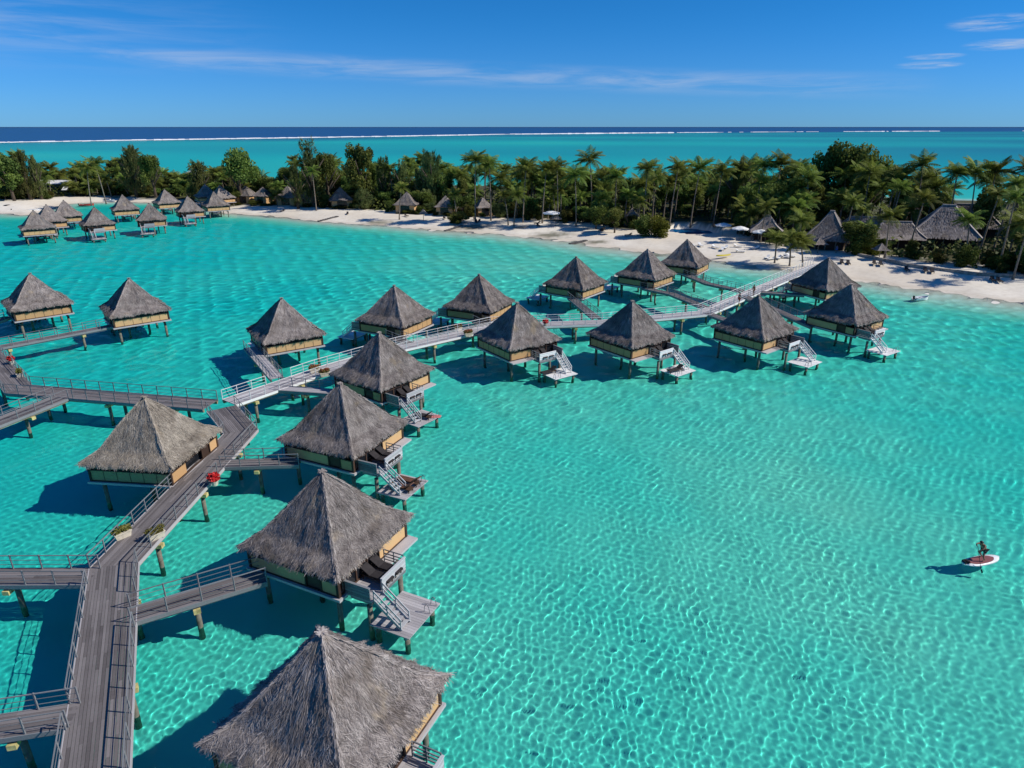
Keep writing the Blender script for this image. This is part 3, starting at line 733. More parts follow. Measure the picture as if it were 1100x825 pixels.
# ------------------------------------------------------------------ boardwalks and piers
def offset_path(pts, d):
    out = []
    for i, p in enumerate(pts):
        if i == 0: t = (pts[1]-p).normalized(); n = Vector((-t.y, t.x, 0)); k = 1
        elif i == len(pts)-1: t = (p-pts[-2]).normalized(); n = Vector((-t.y, t.x, 0)); k = 1
        else:
            t0 = (p-pts[i-1]).normalized(); t1 = (pts[i+1]-p).normalized(); t = (t0+t1).normalized(); n = Vector((-t.y, t.x, 0)); k = 1/max(.4, n.dot(Vector((-t0.y, t0.x, 0))))
        out.append(p+n*d*k)
    return out
def walkway(name, label, cat, pts, wd, deckmat, railmat, sides=(1, -1), group=None, fascia=None, rail_h=.95, pile_every=6.5, post_every=1.55, gaps=(), boards=13, caps=True, two_piles=True, skip_pile_ends=False):
    root = empty(name, (pts[0].x, pts[0].y, 0), 0, label, cat, group); o0 = Vector((pts[0].x, pts[0].y, 0))
    P = [p-o0 for p in pts]
    b = MB()
    for k in range(boards):
        e0 = -wd/2+wd*k/boards+.008; e1 = -wd/2+wd*(k+1)/boards-.008
        A = offset_path(P, e0); B = offset_path(P, e1)
        for i in range(len(P)-1):
            L = (P[i+1]-P[i]).length; n = max(1, round(L/3.2)); sh = (k % 3)*.33
            cuts = [0]+[min(1, max(0, (j+sh)/n)) for j in range(1, n)]+[1]
            for q0, q1 in zip(cuts, cuts[1:]):
                if q1-q0 < 1e-4: continue
                gp_ = min(.004/max(L, 1), (q1-q0)*.2)
                a0 = A[i].lerp(A[i+1], q0+gp_); a1 = A[i].lerp(A[i+1], q1-gp_); c0 = B[i].lerp(B[i+1], q0+gp_); c1 = B[i].lerp(B[i+1], q1-gp_)
                dn = Vector((0, 0, -.06)); up = Vector((0, 0, random.uniform(-.004, .004)))
                vs = [a0+up, a1+up, c1+up, c0+up]; vs += [v+dn for v in vs]
                b.add(vs, [(0, 1, 2, 3), (7, 6, 5, 4), (0, 4, 5, 1), (1, 5, 6, 2), (2, 6, 7, 3), (3, 7, 4, 0)])
    b.build('deck', deckmat, root)
    b = MB()
    for d in (-wd/2+.12, wd/2-.12):
        A = offset_path(P, d)
        for i in range(len(A)-1): b.bar(A[i]+Vector((0, 0, -.22)), A[i+1]+Vector((0, 0, -.22)), .14, .26)
    b.build('side_beam', M['beam'] if wd > 1.6 else M['rail'], root)
    for sd in (1, -1):
        A = offset_path(P, sd*(wd/2+.03))
        b = MB()
        for i in range(len(A)-1): b.bar(A[i]+Vector((0, 0, -.10)), A[i+1]+Vector((0, 0, -.10)), .05, .24, .7)
        b.build('edge_board', (fascia or railmat), root)
    for sd in sides:
        A = offset_path(P, sd*(wd/2-.03)); runs = [[]]
        for i in range(len(A)-1):
            L = (A[i+1]-A[i]).length; n = max(1, round(L/post_every))
            for j in range(n):
                a = A[i].lerp(A[i+1], j/n); c = A[i].lerp(A[i+1], (j+1)/n); md = (a+c)/2+o0
                if any((md.xy-Vector(gx[:2])).length < gx[2] for gx in gaps):
                    if runs[-1]: runs.append([])
                    continue
                runs[-1].append((a, c))
        for run in runs:
            if not run: continue
            rl = MB()
            for a, c in run:
                for hgt in (rail_h, rail_h*.66, rail_h*.33): rl.bar(a+Vector((0, 0, hgt)), c+Vector((0, 0, hgt)), .05 if hgt == rail_h else .022, .04 if hgt == rail_h else .022)
            r = rl.build('railing', railmat, root)
            for p in ([run[0][0]]+[c for a, c in run])[:95]: obj('post', POST[railmat.name], r, p)
    # piles with caps
    Lc = 0; marks = []
    for i in range(len(P)-1):
        L = (P[i+1]-P[i]).length; n = max(1, round(L/pile_every))
        for j in range(n):
            if skip_pile_ends and (i == 0 and j == 0): continue
            q = (j+.45)/n; t = (P[i+1]-P[i]).normalized(); marks.append((P[i].lerp(P[i+1], q), Vector((-t.y, t.x, 0))))
    for p, nrm in marks:
        gz = ground_z(p.x+o0.x, p.y+o0.y)[0]
        if gz > .6: continue
        for sgn in ((-1, 1) if two_piles else (0,)):
            q = p+nrm*sgn*(wd/2-.25); zt = p.z-.40
            receiver(obj('pile', PILE, root, (q.x, q.y, zt-1.70)))
        if caps:
            c = MB(); c.bar(p+nrm*(wd/2+.12)+Vector((0, 0, -.50)), p-nrm*(wd/2+.12)+Vector((0, 0, -.50)), .36, .26); receiver(c.build('pile_cap', M['cap'], root))
    return root
POST = {}
for mm in ('rail', 'white'):
    b = MB(); b.box((0, 0, .46), (.06, .06, .98)); POST[M[mm].name] = b.mesh('post', M[mm])
ZW = 2.1
def path(px, z=ZW): return [gp(x, y, z) for x, y in px]
mid = lambda a, b: ((a[0]+b[0])/2, (a[1]+b[1])/2)
n0 = gp(101, 825, ZW)+(gp(101, 825, ZW)-gp(121, 608, ZW))*.35
near_pts = [n0, gp(122.5, 607.6, ZW), gp(259, 463.5, ZW), gp(238, 438.5, ZW)]
near_walk = walkway('boardwalk', 'wide grey plank boardwalk zigzagging up from the lower left past the tan thatched hut', 'boardwalk', near_pts, 2.5, M['deck'], M['rail'], gaps=[(*gp(140, 655, ZW).xy, 1.0), (*gp(80, 765, ZW).xy, 1.1), (*gp(98, 618, ZW).xy, 1.0), (*gp(210, 497, ZW).xy, 2.7), (*gp(240, 500, ZW).xy, .9), (*gp(238, 438, ZW).xy, 1.2)], boards=17, fascia=M['deck_pale'])
left_pts = path([(226, 434.5), (20, 418), (-14, 378), (-60, 350)])
walkway('boardwalk', 'dark grey boardwalk running left from the junction to the left photo edge', 'boardwalk', left_pts, 2.3, M['deck'], M['rail'], gaps=[(*gp(62, 428, ZW).xy, 1.1)], pile_every=8)
right_pts = path([(246, 432), (293, 416), (345, 398), (431, 373), (497, 358), (530, 350.5), (590, 348), (650, 346), (707, 340.5), (756, 336), (815, 309.5), (880, 281)])
for i, z in enumerate((2.1,)*10+(1.9, 1.55)): right_pts[i].z = z
walkway('boardwalk', 'long sunlit boardwalk with white edge boards curving from the junction to the beach', 'boardwalk', right_pts, 2.2, M['deck_pale'], M['white'], fascia=M['white'], gaps=[(*gp(301, 408, ZW).xy, 1.), (*gp(293, 420, ZW).xy, 1.), (*gp(641, 341, ZW).xy, 1.)], pile_every=7.5)
# access piers
def pier(label, pts, sides=(1, -1), wd=1.25, mat=None, gaps=()):
    return walkway('access_pier', label, 'pier', pts, wd, mat or M['deck'], M['rail'], sides, 'piers leading to the bungalows', rail_h=.9, pile_every=8, boards=7, two_piles=False, gaps=gaps)
pier('grey pier leading to the second nearest bungalow with a yellow topped pile', [gp(141, 661, ZW), hut_pt('B', -1.9, -3.48, ZW)], (1, -1), 1.35)
pier('grey pier from the boardwalk edge to the bungalow with brown loungers', [gp(240, 498, ZW), hut_pt('C', -1.6, -3.48, ZW)], (1, -1), 1.2)
pier('pale pier leaving the white edged boardwalk towards the water side, opposite a short pier', [gp(297, 416.5, ZW), hut_pt('D', -1.6, -3.48, ZW)], (1,), 1.2, M['deck_pale'])
pier('short pale pier from the white edged boardwalk to the bungalow beside planters', [hut_pt('E', 0.6, 3.48, ZW)+Vector((-.6, -.2, 0)), gp(297, 406, ZW)], (1, -1), 1.3, M['deck_pale'])
pier('pier passing under the eaves of the orange walled bungalow', [hut_pt('F', -1.5, 3.48, ZW), gp(440, 369, ZW)], (1, -1), 1.2)
pier('pier to the bungalow behind the second pair of planters', [hut_pt('G', -1.5, 3.48, ZW), gp(523, 350, ZW)], (1, -1), 1.2)
pier('short ramp from the boardwalk up to the bungalow near the dark red flower pot', [hut_pt('I', -1.5, 3.48, ZW), gp(641, 342, ZW)], (1, -1), 1.2)
pier('long curved pier to the middle bungalow of the shore side row', [hut_pt('J', -1.5, 3.48, ZW), gp(722, 315.5, ZW), gp(758, 330, ZW)], (1, -1), 1.2)
pier('long pier to the bungalow closest to the beach', [hut_pt('L', -1.5, 3.48, ZW), gp(760, 304, ZW), gp(797, 312, ZW)], (1, -1), 1.2)
pier('dark pier behind a roof to the bungalow at the beach end', [gp(818, 313.5, 2.0), hut_pt('N', 0.5, 3.35, 2.1)], (1,), 1.2)
pier('pier hidden partly behind the outer hut past the bend', [gp(575, 350, ZW), hut_pt('H', -1.5, 3.48, ZW)], (1,), 1.2)
pier('pier from the boardwalk to the middle hut of the outer row', [gp(668, 345, ZW), hut_pt('K', -1.5, 3.48, ZW)], (1,), 1.2)
pier('pier from the boardwalk bend to the hut before the two people', [gp(760, 336, ZW), hut_pt('M', -1.5, 3.48, ZW)], (1,), 1.2)
pier('dark pier passing behind a roof to the rightmost bungalow', [gp(800, 318, ZW), hut_pt('O', -1.9, -3.48, ZW)], (1,), 1.2)
pier('level grey pier going off the left edge beside the boardwalk bend, with a thick pile', [gp(100, 619, ZW), gp(-90, 620, ZW)], (1, -1), 1.5)
pier('grey pier going off the lower left edge of the photo', [gp(80, 768, ZW), gp(-60, 790, ZW)], (1, -1), 1.35)
pier('railed pier slanting down to the left edge below the left boardwalk', [gp(66, 426.5, ZW), gp(-30, 464, ZW)], (1, -1), 1.9)
pier('thin pier to the hut left of the junction with white piles', [hut_pt('Q', -1.7, 3.3, ZW), gp(-40, 380, ZW)], (1, -1), 1.3)
pier('pier end at the left edge beside the tan walled hut', [hut_pt('P', .5, 3.48, ZW), gp(-50, 361, ZW)], (1, -1), 1.3)

# ------------------------------------------------------------------ planters
def leaf_ball(mb, c, r, n, size, g, squash=.75):
    for i in range(n):
        d = Vector((g.gauss(0, 1), g.gauss(0, 1), g.gauss(0, 1))).normalized()
        p = Vector(c)+Vector((d.x*r, d.y*r, d.z*r*squash))*(g.random()**.35)
        u = Vector((g.gauss(0, 1), g.gauss(0, 1), g.gauss(0, .6))).normalized(); v = u.orthogonal().normalized()
        s_ = size*g.uniform(.6, 1.3)
        mb.add([p-u*s_, p+v*s_*.5, p+u*s_, p-v*s_*.5], [(0, 1, 2, 3)], min(1, max(0, g.gauss(.5, .3))))
def planter(p, rz, label, flower=None):
    t = empty('flower_planter', p, rz, label, 'planter', 'planters along the boardwalks'); t.scale = (.82, .82, .82)
    b = MB(); b.add([(-.5, -.26, 0), (.5, -.26, 0), (.5, .26, 0), (-.5, .26, 0), (-.6, -.33, .5), (.6, -.33, .5), (.6, .33, .5), (-.6, .33, .5)], [(3, 2, 1, 0), (0, 1, 5, 4), (1, 2, 6, 5), (2, 3, 7, 6), (3, 0, 4, 7), (4, 5, 6, 7)])
    b.box((0, 0, .47), (1.24, .70, .07)); b.build('planter_box', M['pot'], t)
    g = random.Random(int(p.x*100) & 0xffff); b = MB()
    for k in (-.35, 0, .35): leaf_ball(b, (k, 0, .70), .38, 90, .13, g)
    b.build('plant', M['planterleaf'], t)
    if flower:
        b = MB()
        for k in (-.3, .05, .35): leaf_ball(b, (k, 0, .84), .32, 60, .10, g)
        b.build('flowers', flower, t)
def up(p, z=ZW): return Vector((p.x, p.y, z))
planter(gp(132, 577, ZW), R(52), 'cream planter of green plants on the left rail side of the near boardwalk')
planter(gp(168, 578, ZW), R(52), 'cream planter of green plants on the right rail side of the near boardwalk')
planter(gp(338, 400, ZW), R(30), 'cream planter with rusty plants at the rear edge near the short pier', M['rust'])
planter(gp(349, 404, ZW), R(30), 'planter of rusty plants at the front edge near the short pier', M['rust'])
planter(gp(492, 355, ZW), R(30), 'planter of red brown plants at the rear edge before the bend', M['rust'])
planter(gp(503, 361, ZW), R(30), 'planter of red brown plants at the front edge before the bend', M['rust'])
planter(gp(22, 404, ZW), R(120), 'cream planter of green plants at the bend of the left boardwalk')
def flower_pot(p, label, r=.42):
    t = empty('flower_pot', p, 0, label, 'flower pot')
    b = MB(); b.tube((0, 0, 0), (0, 0, .35), .2, .28, 12); b.build('pot', M['pot'], t)
    b = MB(); leaf_ball(b, (0, 0, .62), r, 420, .10, random.Random(3), .85); b.build('flowers', M['red'], t)
flower_pot(gp(231, 521, ZW), 'bright red flower ball on the edge of the near boardwalk by the tan hut')
flower_pot(gp(13, 391, ZW), 'red flower ball beside the left boardwalk near the photo edge', .34)
flower_pot(gp(586, 350, ZW), 'dark red flower pot on the boardwalk left of the short ramp', .4)

# ------------------------------------------------------------------ furniture on the platforms
def lounger_mesh(mat, frame):
    t = empty('sun_lounger')
    b = MB(); b.span(-.95, .95, -.3, .3, .26, .30)
    b.build('frame', frame, t)
    for x in (-.8, .8):
        for y in (-.26, .26):
            l = MB(); l.span(x-.03, x+.03, y-.03, y+.03, 0, .26); l.build('leg', frame, t)
    b = MB(); b.span(-.95, .35, -.29, .29, .303, .38); b.build('cushion', mat, t)
    b = MB(); b.bar((.34, 0, .345), (.95, 0, .72), .58, .07); b.build('backrest', mat, t)
    return t
LP = {}
def lounger(key, p, rz, label, group, mat, frame='dark'):
    if key not in LP: o = LP[key] = lounger_mesh(M[mat], M[frame])
    else: o = copy_tree(LP[key])
    o.location = p; o.rotation_euler = (0, 0, rz); tag(o, label, 'lounger', group); return o
def hut_rz(key): return R(HUTS[key][2]+HUTS[key][4])
G1 = 'loungers on the bungalow platforms'
for key, side, what in (('B', 1, 'second nearest bungalow'), ('C', 1, 'brown lounger bungalow'), ('D', 1, 'hut with a pink towel'), ('H', -1, 'first outer hut past the bend'), ('K', -1, 'middle hut of the outer row'), ('M', -1, 'hut before the two people'), ('O', 1, 'rightmost bungalow')):
    for q, yl in enumerate((-1.05, -.2)):
        lounger('dark', hut_pt(key, 4.2, yl*side, ZF), hut_rz(key)+R(180), 'dark terrace lounger %s the stairs of the %s' % ('beside' if q == 0 else 'away from', what), 'dark loungers on the terraces', 'darkfab', 'dark')
for yl, lb in ((-1.75, 'brown lounger on a bathing platform, beside the stairs'), (-.75, 'brown lounger on a bathing platform, away from the stairs')):
    lounger('brown', hut_pt('C', 6.35, yl, .64), hut_rz('C'), lb, G1, 'brownfab', 'dark')
lounger('darkp', hut_pt('D', 6.3, -1.2, .64), hut_rz('D')+R(15), 'dark lounger mat on the platform with the pink towel', G1, 'darkfab', 'dark')
lounger('darkp', hut_pt('K', 6.3, .6, .64), hut_rz('K')+R(80), 'single dark lounger on the white platform of the middle outer hut', G1, 'darkfab', 'dark')
lounger('darkp', hut_pt('H', 5.6, .2, .64), hut_rz('H')+R(90), 'grey dark lounger at the stair foot of the first outer hut', G1, 'darkfab', 'dark')
b = MB()
for i in range(6): b.box((0, -.25+i*.1, .02+.015*math.sin(i*1.7)), (1.3, .1, .035))
tw = b.build('towel', plain_mat('pink_towel', (.62, .22, .20), .9, .2), None, loc=hut_pt('D', 7.0, -.35, .64)); tag(tw, 'pink towel lying on the bathing platform', 'towel')

# ------------------------------------------------------------------ people
def skin_body(name, mat, verts, edges, radii, parent=None, sub=2):
    me = bpy.data.meshes.new(name+'_skeleton'); me.from_pydata(verts, edges, []); o = bpy.data.objects.new(name+'_skeleton', me); C.objects.link(o)
    md = o.modifiers.new('skin', 'SKIN'); md.use_smooth_shade = True
    sv = me.skin_vertices[0].data if me.skin_vertices else None
    if sv is None:
        bpy.context.view_layer.objects.active = o; bpy.ops.mesh.customdata_skin_add(); sv = me.skin_vertices[0].data
    for i, r in enumerate(radii):
        sv[i].radius = (r, r) if not isinstance(r, tuple) else r; sv[i].use_root = (i == 0)
    s2 = o.modifiers.new('sub', 'SUBSURF'); s2.levels = sub; s2.render_levels = sub
    dg = bpy.context.evaluated_depsgraph_get(); ev = o.evaluated_get(dg); m2 = bpy.data.meshes.new_from_object(ev)
    m2.materials.clear(); m2.materials.append(mat); m2.polygons.foreach_set('use_smooth', [True]*len(m2.polygons))
    bpy.data.objects.remove(o); m2.name = name
    return obj(name, m2, parent)
def person(p, rz, label, pose, top=None, bottom=None, hairlong=False, group=None):
    """pose: dict of joints in metres, figure faces +x"""
    J = pose
    names = ['pelvis', 'waist', 'chest', 'neck', 'head', 'crown', 'shl', 'ell', 'wrl', 'hal', 'shr', 'elr', 'wrr', 'har', 'hil', 'knl', 'anl', 'tol', 'hir', 'knr', 'anr', 'tor']
    V = [J[n] for n in names]; ix = {n: i for i, n in enumerate(names)}
    E = [('pelvis', 'waist'), ('waist', 'chest'), ('chest', 'neck'), ('neck', 'head'), ('head', 'crown'), ('chest', 'shl'), ('shl', 'ell'), ('ell', 'wrl'), ('wrl', 'hal'), ('chest', 'shr'), ('shr', 'elr'), ('elr', 'wrr'), ('wrr', 'har'), ('pelvis', 'hil'), ('hil', 'knl'), ('knl', 'anl'), ('anl', 'tol'), ('pelvis', 'hir'), ('hir', 'knr'), ('knr', 'anr'), ('anr', 'tor')]
    rad = dict(pelvis=.135, waist=.115, chest=.145, neck=.058, head=.095, crown=.08, shl=.065, ell=.045, wrl=.032, hal=.035, shr=.065, elr=.045, wrr=.032, har=.035, hil=.092, knl=.06, anl=.04, tol=.035, hir=.092, knr=.06, anr=.04, tor=.035)
    t = empty('person', p, rz, label, 'person', group)
    skin_body('body', M['skin'], V, [(ix[a], ix[b]) for a, b in E], [rad[n] for n in names], t)
    def cloth(nm, mat, chain, k, edges=None):
        vs = [J[n] for n in chain]; ee = edges or [(i, i+1) for i in range(len(chain)-1)]
        skin_body(nm, mat, vs, ee, [rad[n]*k for n in chain], t)
    if top: cloth('shirt', M[top], ['waist', 'chest', 'shl', 'shr'], 1.14, [(0, 1), (1, 2), (1, 3)])
    if bottom:
        half = lambda a, b_: tuple(x*.45+y*.55 for x, y in zip(J[a], J[b_]))
        J['thl'] = half('hil', 'knl'); J['thr'] = half('hir', 'knr'); rad['thl'] = rad['thr'] = .078
        cloth('shorts', M[bottom], ['pelvis', 'hil', 'thl', 'hir', 'thr'], 1.16, [(0, 1), (1, 2), (0, 3), (3, 4)])
    h = MB(); hd = Vector(J['head']); cr = Vector(J['crown'])
    g = random.Random(2)
    n, m_ = 10, 6; vs = []; fs = []
    ax = (cr-hd).normalized()
    c0 = hd.lerp(cr, .55)
    for i in range(m_+1):
        ph = math.pi*.55*i/m_
        for j in range(n):
            a = 2*math.pi*j/n
            vs.append(c0+ax*(.105*math.cos(ph))+Vector((-.02, 0, 0))+Vector((math.cos(a), math.sin(a), 0))*(.112*math.sin(ph)))
    for i in range(m_):
        for j in range(n): fs.append((i*n+j, (i+1)*n+j, (i+1)*n+(j+1) % n, i*n+(j+1) % n))
    h.add(vs, fs); h.build('hair', M['hair'], t, True)
    f = MB()
    for sgn in (-1, 1): f.box(hd.lerp(cr, .3)+Vector((.095, sgn*.035, 0)), (.01, .022, .012))
    f.build('eyes', M['hair'], t)
    return t
def standing(arm=0.0, stride=.0, lean=0.):
    return dict(pelvis=(0, 0, .92), waist=(lean*.3, 0, 1.07), chest=(lean*.7, 0, 1.27), neck=(lean, 0, 1.46), head=(lean+.02, 0, 1.56), crown=(lean+.03, 0, 1.68),
        shl=(lean*.8, .19, 1.38), ell=(lean*.8-.03, .25, 1.12), wrl=(lean+.08, .26, .90), hal=(lean+.11, .26, .82), shr=(lean*.8, -.19, 1.38), elr=(lean*.8+.05, -.25, 1.13), wrr=(lean+.2, -.25, .93+arm), har=(lean+.25, -.25, .88+arm),
        hil=(0, .10, .87), knl=(stride*.6+.03, .11, .49), anl=(stride*.8, .11, .08), tol=(stride*.8+.15, .12, .04), hir=(0, -.10, .87), knr=(-stride*.4+.03, -.11, .49), anr=(-stride, -.11, .08), tor=(-stride+.15, -.12, .04))
person(gp(793.5, 327, 2.0), R(25), 'person in white walking with a dark bag on the boardwalk, left of a pair', standing(0, .18), 'canvas', 'redcloth', group='people walking on the boardwalk')
person(gp(809, 317.5, 1.95), R(200), 'person in rusty red clothes walking on the boardwalk, right of a pair', standing(.1, .15), 'redcloth', 'rust', group='people walking on the boardwalk')
# paddler
PB = gp(1053, 602, 0.12)
pose = dict(pelvis=(-.10, 0, .78), waist=(.02, 0, .93), chest=(.17, 0, 1.10), neck=(.30, .02, 1.26), head=(.36, .02, 1.34), crown=(.41, .02, 1.46),
    shl=(.20, .20, 1.20), ell=(.42, .26, 1.02), wrl=(.62, .18, .90), hal=(.68, .14, .86), shr=(.22, -.18, 1.18), elr=(.46, -.20, 1.15), wrr=(.66, -.02, 1.18), har=(.72, .06, 1.2),
    hil=(-.10, .11, .74), knl=(.14, .18, .44), anl=(-.06, .20, .09), tol=(.10, .21, .05), hir=(-.10, -.11, .74), knr=(-.02, -.20, .42), anr=(-.30, -.20, .09), tor=(-.14, -.22, .05))
RZB = R(196)
person(PB+Vector((0, 0, .06)), RZB, 'person in black standing bent on a white paddle board', pose, 'blackcloth', 'blackcloth')
t = empty('paddle_board', PB, RZB, 'white edged paddle board with maroon pad floating in open water', 'paddle board')
def board_loft(mb, L, W, z0, z1, sc_=1.0, lift=.10):
    n = 18; prev = None; vs = []; fs = []
    for i in range(n+1):
        q = -1+2*i/n; hw = W/2*max(0.02, (1-abs(q)**2.6))**.6*sc_; x = q*L/2*sc_; k = lift*max(0, q)**3
        vs += [(x, -hw, (z0+z1)/2+k), (x, -hw*.8, z1+k), (x, hw*.8, z1+k), (x, hw, (z0+z1)/2+k), (x, hw*.6, z0+k), (x, -hw*.6, z0+k)]
    for i in range(n):
        for j in range(6): fs.append((i*6+j, i*6+(j+1) % 6, (i+1)*6+(j+1) % 6, (i+1)*6+j))
    fs += [tuple(range(6)), tuple(range(n*6, n*6+6))[::-1]]
    mb.add(vs, fs, .5)
b = MB(); board_loft(b, 3.0, .95, -.10, .045); b.build('hull', M['hullwhite'], t, True)
b = MB(); board_loft(b, 2.1, .72, .035, .055, 1, .04); b.build('deck_pad', M['boardpad'], t)
b = MB(); leaf_ball(b, (1.2, .06, .17), .17, 60, .08, random.Random(5)); b.span(1.05, 1.4, -.15, .15, .06, .24); b.build('dry_bag', M['blackcloth'], t)
b = MB(); b.tube((.74, .10, 1.25), (.60, .62, -.25), .016, .016, 6); b.bar((.60, .62, -.2), (.57, .72, -.55), .17, .02); pd = b.build('paddle', M['blackcloth']); pd.location = PB+Vector((0, 0, .06)); pd.rotation_euler = (0, 0, RZB); tag(pd, 'black paddle held by the person on the board', 'paddle')

# ------------------------------------------------------------------ boats
def boat(p, rz, L, W, label, console=True, accent='hullwhite', group=None):
    t = empty('small_boat', p, rz, label, 'boat', group)
    b = MB(); n = 14; vs = []; fs = []
    for i in range(n+1):
        q = i/n; x = -L/2+L*q; hw = W/2*(1-max(0, (q-.45)/.55)**2.2); hw = max(hw, .03); sh = .38+.22*q*q
        vs += [(x, -hw, sh), (x, -hw*.75, -.12), (x, 0, -.25+.3*max(0, q-.75)), (x, hw*.75, -.12), (x, hw, sh), (x, hw*.86, sh-.02), (x, hw*.7, .10), (x, -hw*.7, .10), (x, -hw*.86, sh-.02)]
    for i in range(n):
        for j in range(9): fs.append((i*9+j, i*9+(j+1) % 9, (i+1)*9+(j+1) % 9, (i+1)*9+j))
    fs += [tuple(range(9))[::-1], tuple(range(n*9, n*9+9))]
    b.add(vs, fs, .5); b.build('hull', M[accent], t)
    b = MB()
    for x in (-L*.25, L*.08): b.span(x-.12, x+.12, -W*.36, W*.36, .26, .34)
    b.build('bench', M['hullwhite'], t)
    b = MB(); b.span(-L/2-.22, -L/2+.02, -.11, .11, .2, .72); b.tube((-L/2-.12, 0, .2), (-L/2-.14, 0, -.4), .05); b.build('outboard', M['blackcloth'], t)
    if console:
        b = MB(); b.span(-.1, .35, -.22, .22, .1, .75); b.build('console', M['hullwhite'], t)
        b = MB(); b.span(-.55, .65, -W*.42, W*.42, 1.18, 1.22)
        for x in (-.5, .6):
            for y in (-W*.38, W*.38): b.tube((x, y, .4), (x, y, 1.18), .02, .02, 5)
        b.build('canopy', M['blackcloth'], t)
    return t
boat(gp(989, 322, 0), R(12), 2.6, 1.3, 'white dinghy with dark outboard floating alone off the right beach', False)
boat(gp(8, 224, .1), R(5), 7.5, 2.4, 'white boat lying at the left beach, nearest the photo edge', True, group='boats at the left beach')
boat(gp(28, 226.5, .1), R(8), 8.5, 2.2, 'long white boat at the left beach beside the distant huts', False, group='boats at the left beach')
boat(gp(93, 220.5, .4), R(20), 4.6, 1.8, 'red and white boat on the sand behind the distant huts', False, 'redcloth', 'boats at the left beach')
boat(gp(118, 216, .3), R(-15), 4.5, 1.8, 'white boat with canopy behind the distant huts', True, group='boats at the left beach')
b = MB(); board_loft(b, 3.2, .8, 0, .25, 1, .2); o = b.build('kayak', M['yellow'], None, loc=gp(777, 275, .75)); o.rotation_euler = (0, 0, R(10)); tag(o, 'yellow kayak lying on the sand near the water', 'kayak')

# ------------------------------------------------------------------ beach furniture
def umbrella(p, label, r=1.7, h=2.4, mat='canvas', group='parasols on the beach'):
    t = empty('beach_umbrella', p, random.random(), label, 'parasol', group)
    b = MB(); b.tube((0, 0, 0), (0, 0, h), .035, .03, 6); b.build('pole', M['bark'], t)
    b = MB(); n = 12
    ring = [(r*math.cos(2*math.pi*i/n), r*math.sin(2*math.pi*i/n), h-.5+.06*math.cos(math.pi*i)) for i in range(n)]
    mid_ = [(.5*r*math.cos(2*math.pi*i/n), .5*r*math.sin(2*math.pi*i/n), h-.16) for i in range(n)]
    vs = [(0, 0, h+.05)]+mid_+ring
    for i in range(n):
        j = (i+1) % n
        b.add([vs[0], vs[1+i], vs[1+j]], [(0, 1, 2)]); b.add([vs[1+i], vs[1+n+i], vs[1+n+j], vs[1+j]], [(0, 1, 2, 3)])
        b.add([vs[1+n+i], vs[1+n+j], Vector(vs[1+n+j])-Vector((0, 0, .22)), Vector(vs[1+n+i])-Vector((0, 0, .22))], [(0, 1, 2, 3)])
    b.build('canopy', M[mat], t)
def gz(px, py):
    p = gp(px, py, 1.0)
    for _ in range(3): p = gp(px, py, max(0, ground_z(p.x, p.y)[0]))
    return p
for x, y, lb in ((776, 253, 'white parasol on the beach, left one of three by the inlet'), (794, 257, 'white parasol on the beach, middle one of three by the inlet'), (816, 261, 'white parasol on the beach, right one of three by the inlet'), (592, 243, 'white parasol shade among trees behind the middle beach')):
    umbrella(gz(x, y), lb, 1.9 if x != 592 else 2.3, 3.0 if x != 592 else 4.0)
GB = 'loungers lying on the sand'
spots = [(904, 283, 'dark lounger on the right sand beside the boardwalk end, left of a pair'), (911, 284, 'dark lounger on the right sand beside the boardwalk end, right of a pair'), (939, 284, 'dark lounger below the round clipped tree, left of a pair'), (946, 285, 'dark lounger below the round clipped tree, right of a pair'),
         (974, 291, 'dark lounger at the foot of the low stone wall, alone on bare sand'), (994, 292, 'dark lounger on bare sand, left of a low pair'), (1001, 293, 'dark lounger on bare sand, right of a low pair'), (1066, 302, 'dark upright lounger in palm shade, left of the pair at far right'), (1073, 303, 'dark upright lounger in palm shade, right of the pair at far right')]
for x, y, lb in spots: lounger('beach', gz(x, y), R(random.uniform(60, 80)), lb, GB, 'darkfab', 'dark')
g = random.Random(17)
for i in range(16):
    x = g.uniform(735, 850); y = interp_y([(735, 262), (780, 266), (850, 281)], x)+g.uniform(-6, 4)
    lounger('pale', gz(x, y), R(g.uniform(20, 160)), 'pale lounger among the crowd of loungers on the sand by the inlet', 'pale loungers by the inlet', 'canvas' if i % 2 else 'brownfab', 'rail') if False else lounger('pale', gz(x, y), R(g.uniform(20, 160)), 'pale lounger among the crowd of loungers on the sand by the inlet', 'pale loungers by the inlet', 'canvas', 'rail')
for i in range(12):
    x = g.uniform(300, 680); y = interp_y(veg_px, x)+g.uniform(2.5, 6)
    lounger('beach', gz(x, y), R(g.uniform(20, 160)), 'dark lounger in the shade along the middle beach', 'dark loungers along the middle beach', 'darkfab', 'dark')
# low sandbag groynes and stone kerb
def groyne(a, b_, label):
    t_ = MB(); a = Vector(a); b_ = Vector(b_); n = max(3, int((b_-a).length/.9)); gg = random.Random(int(a.x))
    for i in range(n):
        p = a.lerp(b_, (i+.5)/n); r = Matrix.Rotation(math.atan2((b_-a).y, (b_-a).x)+gg.uniform(-.15, .15), 3, 'Z')
        t_.box(p+Vector((0, 0, .12)), (1.0, .8, .45), r)
    o = t_.build('groyne', M['stone']); tag(o, label, 'groyne', 'groynes on the beach'); receiver(o)
groyne(gz(363, 233), gp(342, 238.5, -.1), 'short dark groyne at the left part of the middle beach')
groyne(gz(497, 243), gp(478, 249, -.1), 'short dark groyne at the centre of the middle beach')
groyne(gz(630, 259), gp(612, 263, -.1), 'short dark groyne before the bushes of the middle beach')
kp = [gz(x, y) for x, y in ((922, 275), (945, 279.5), (975, 286), (1010, 291), (1050, 296), (1110, 299), (1180, 306))]
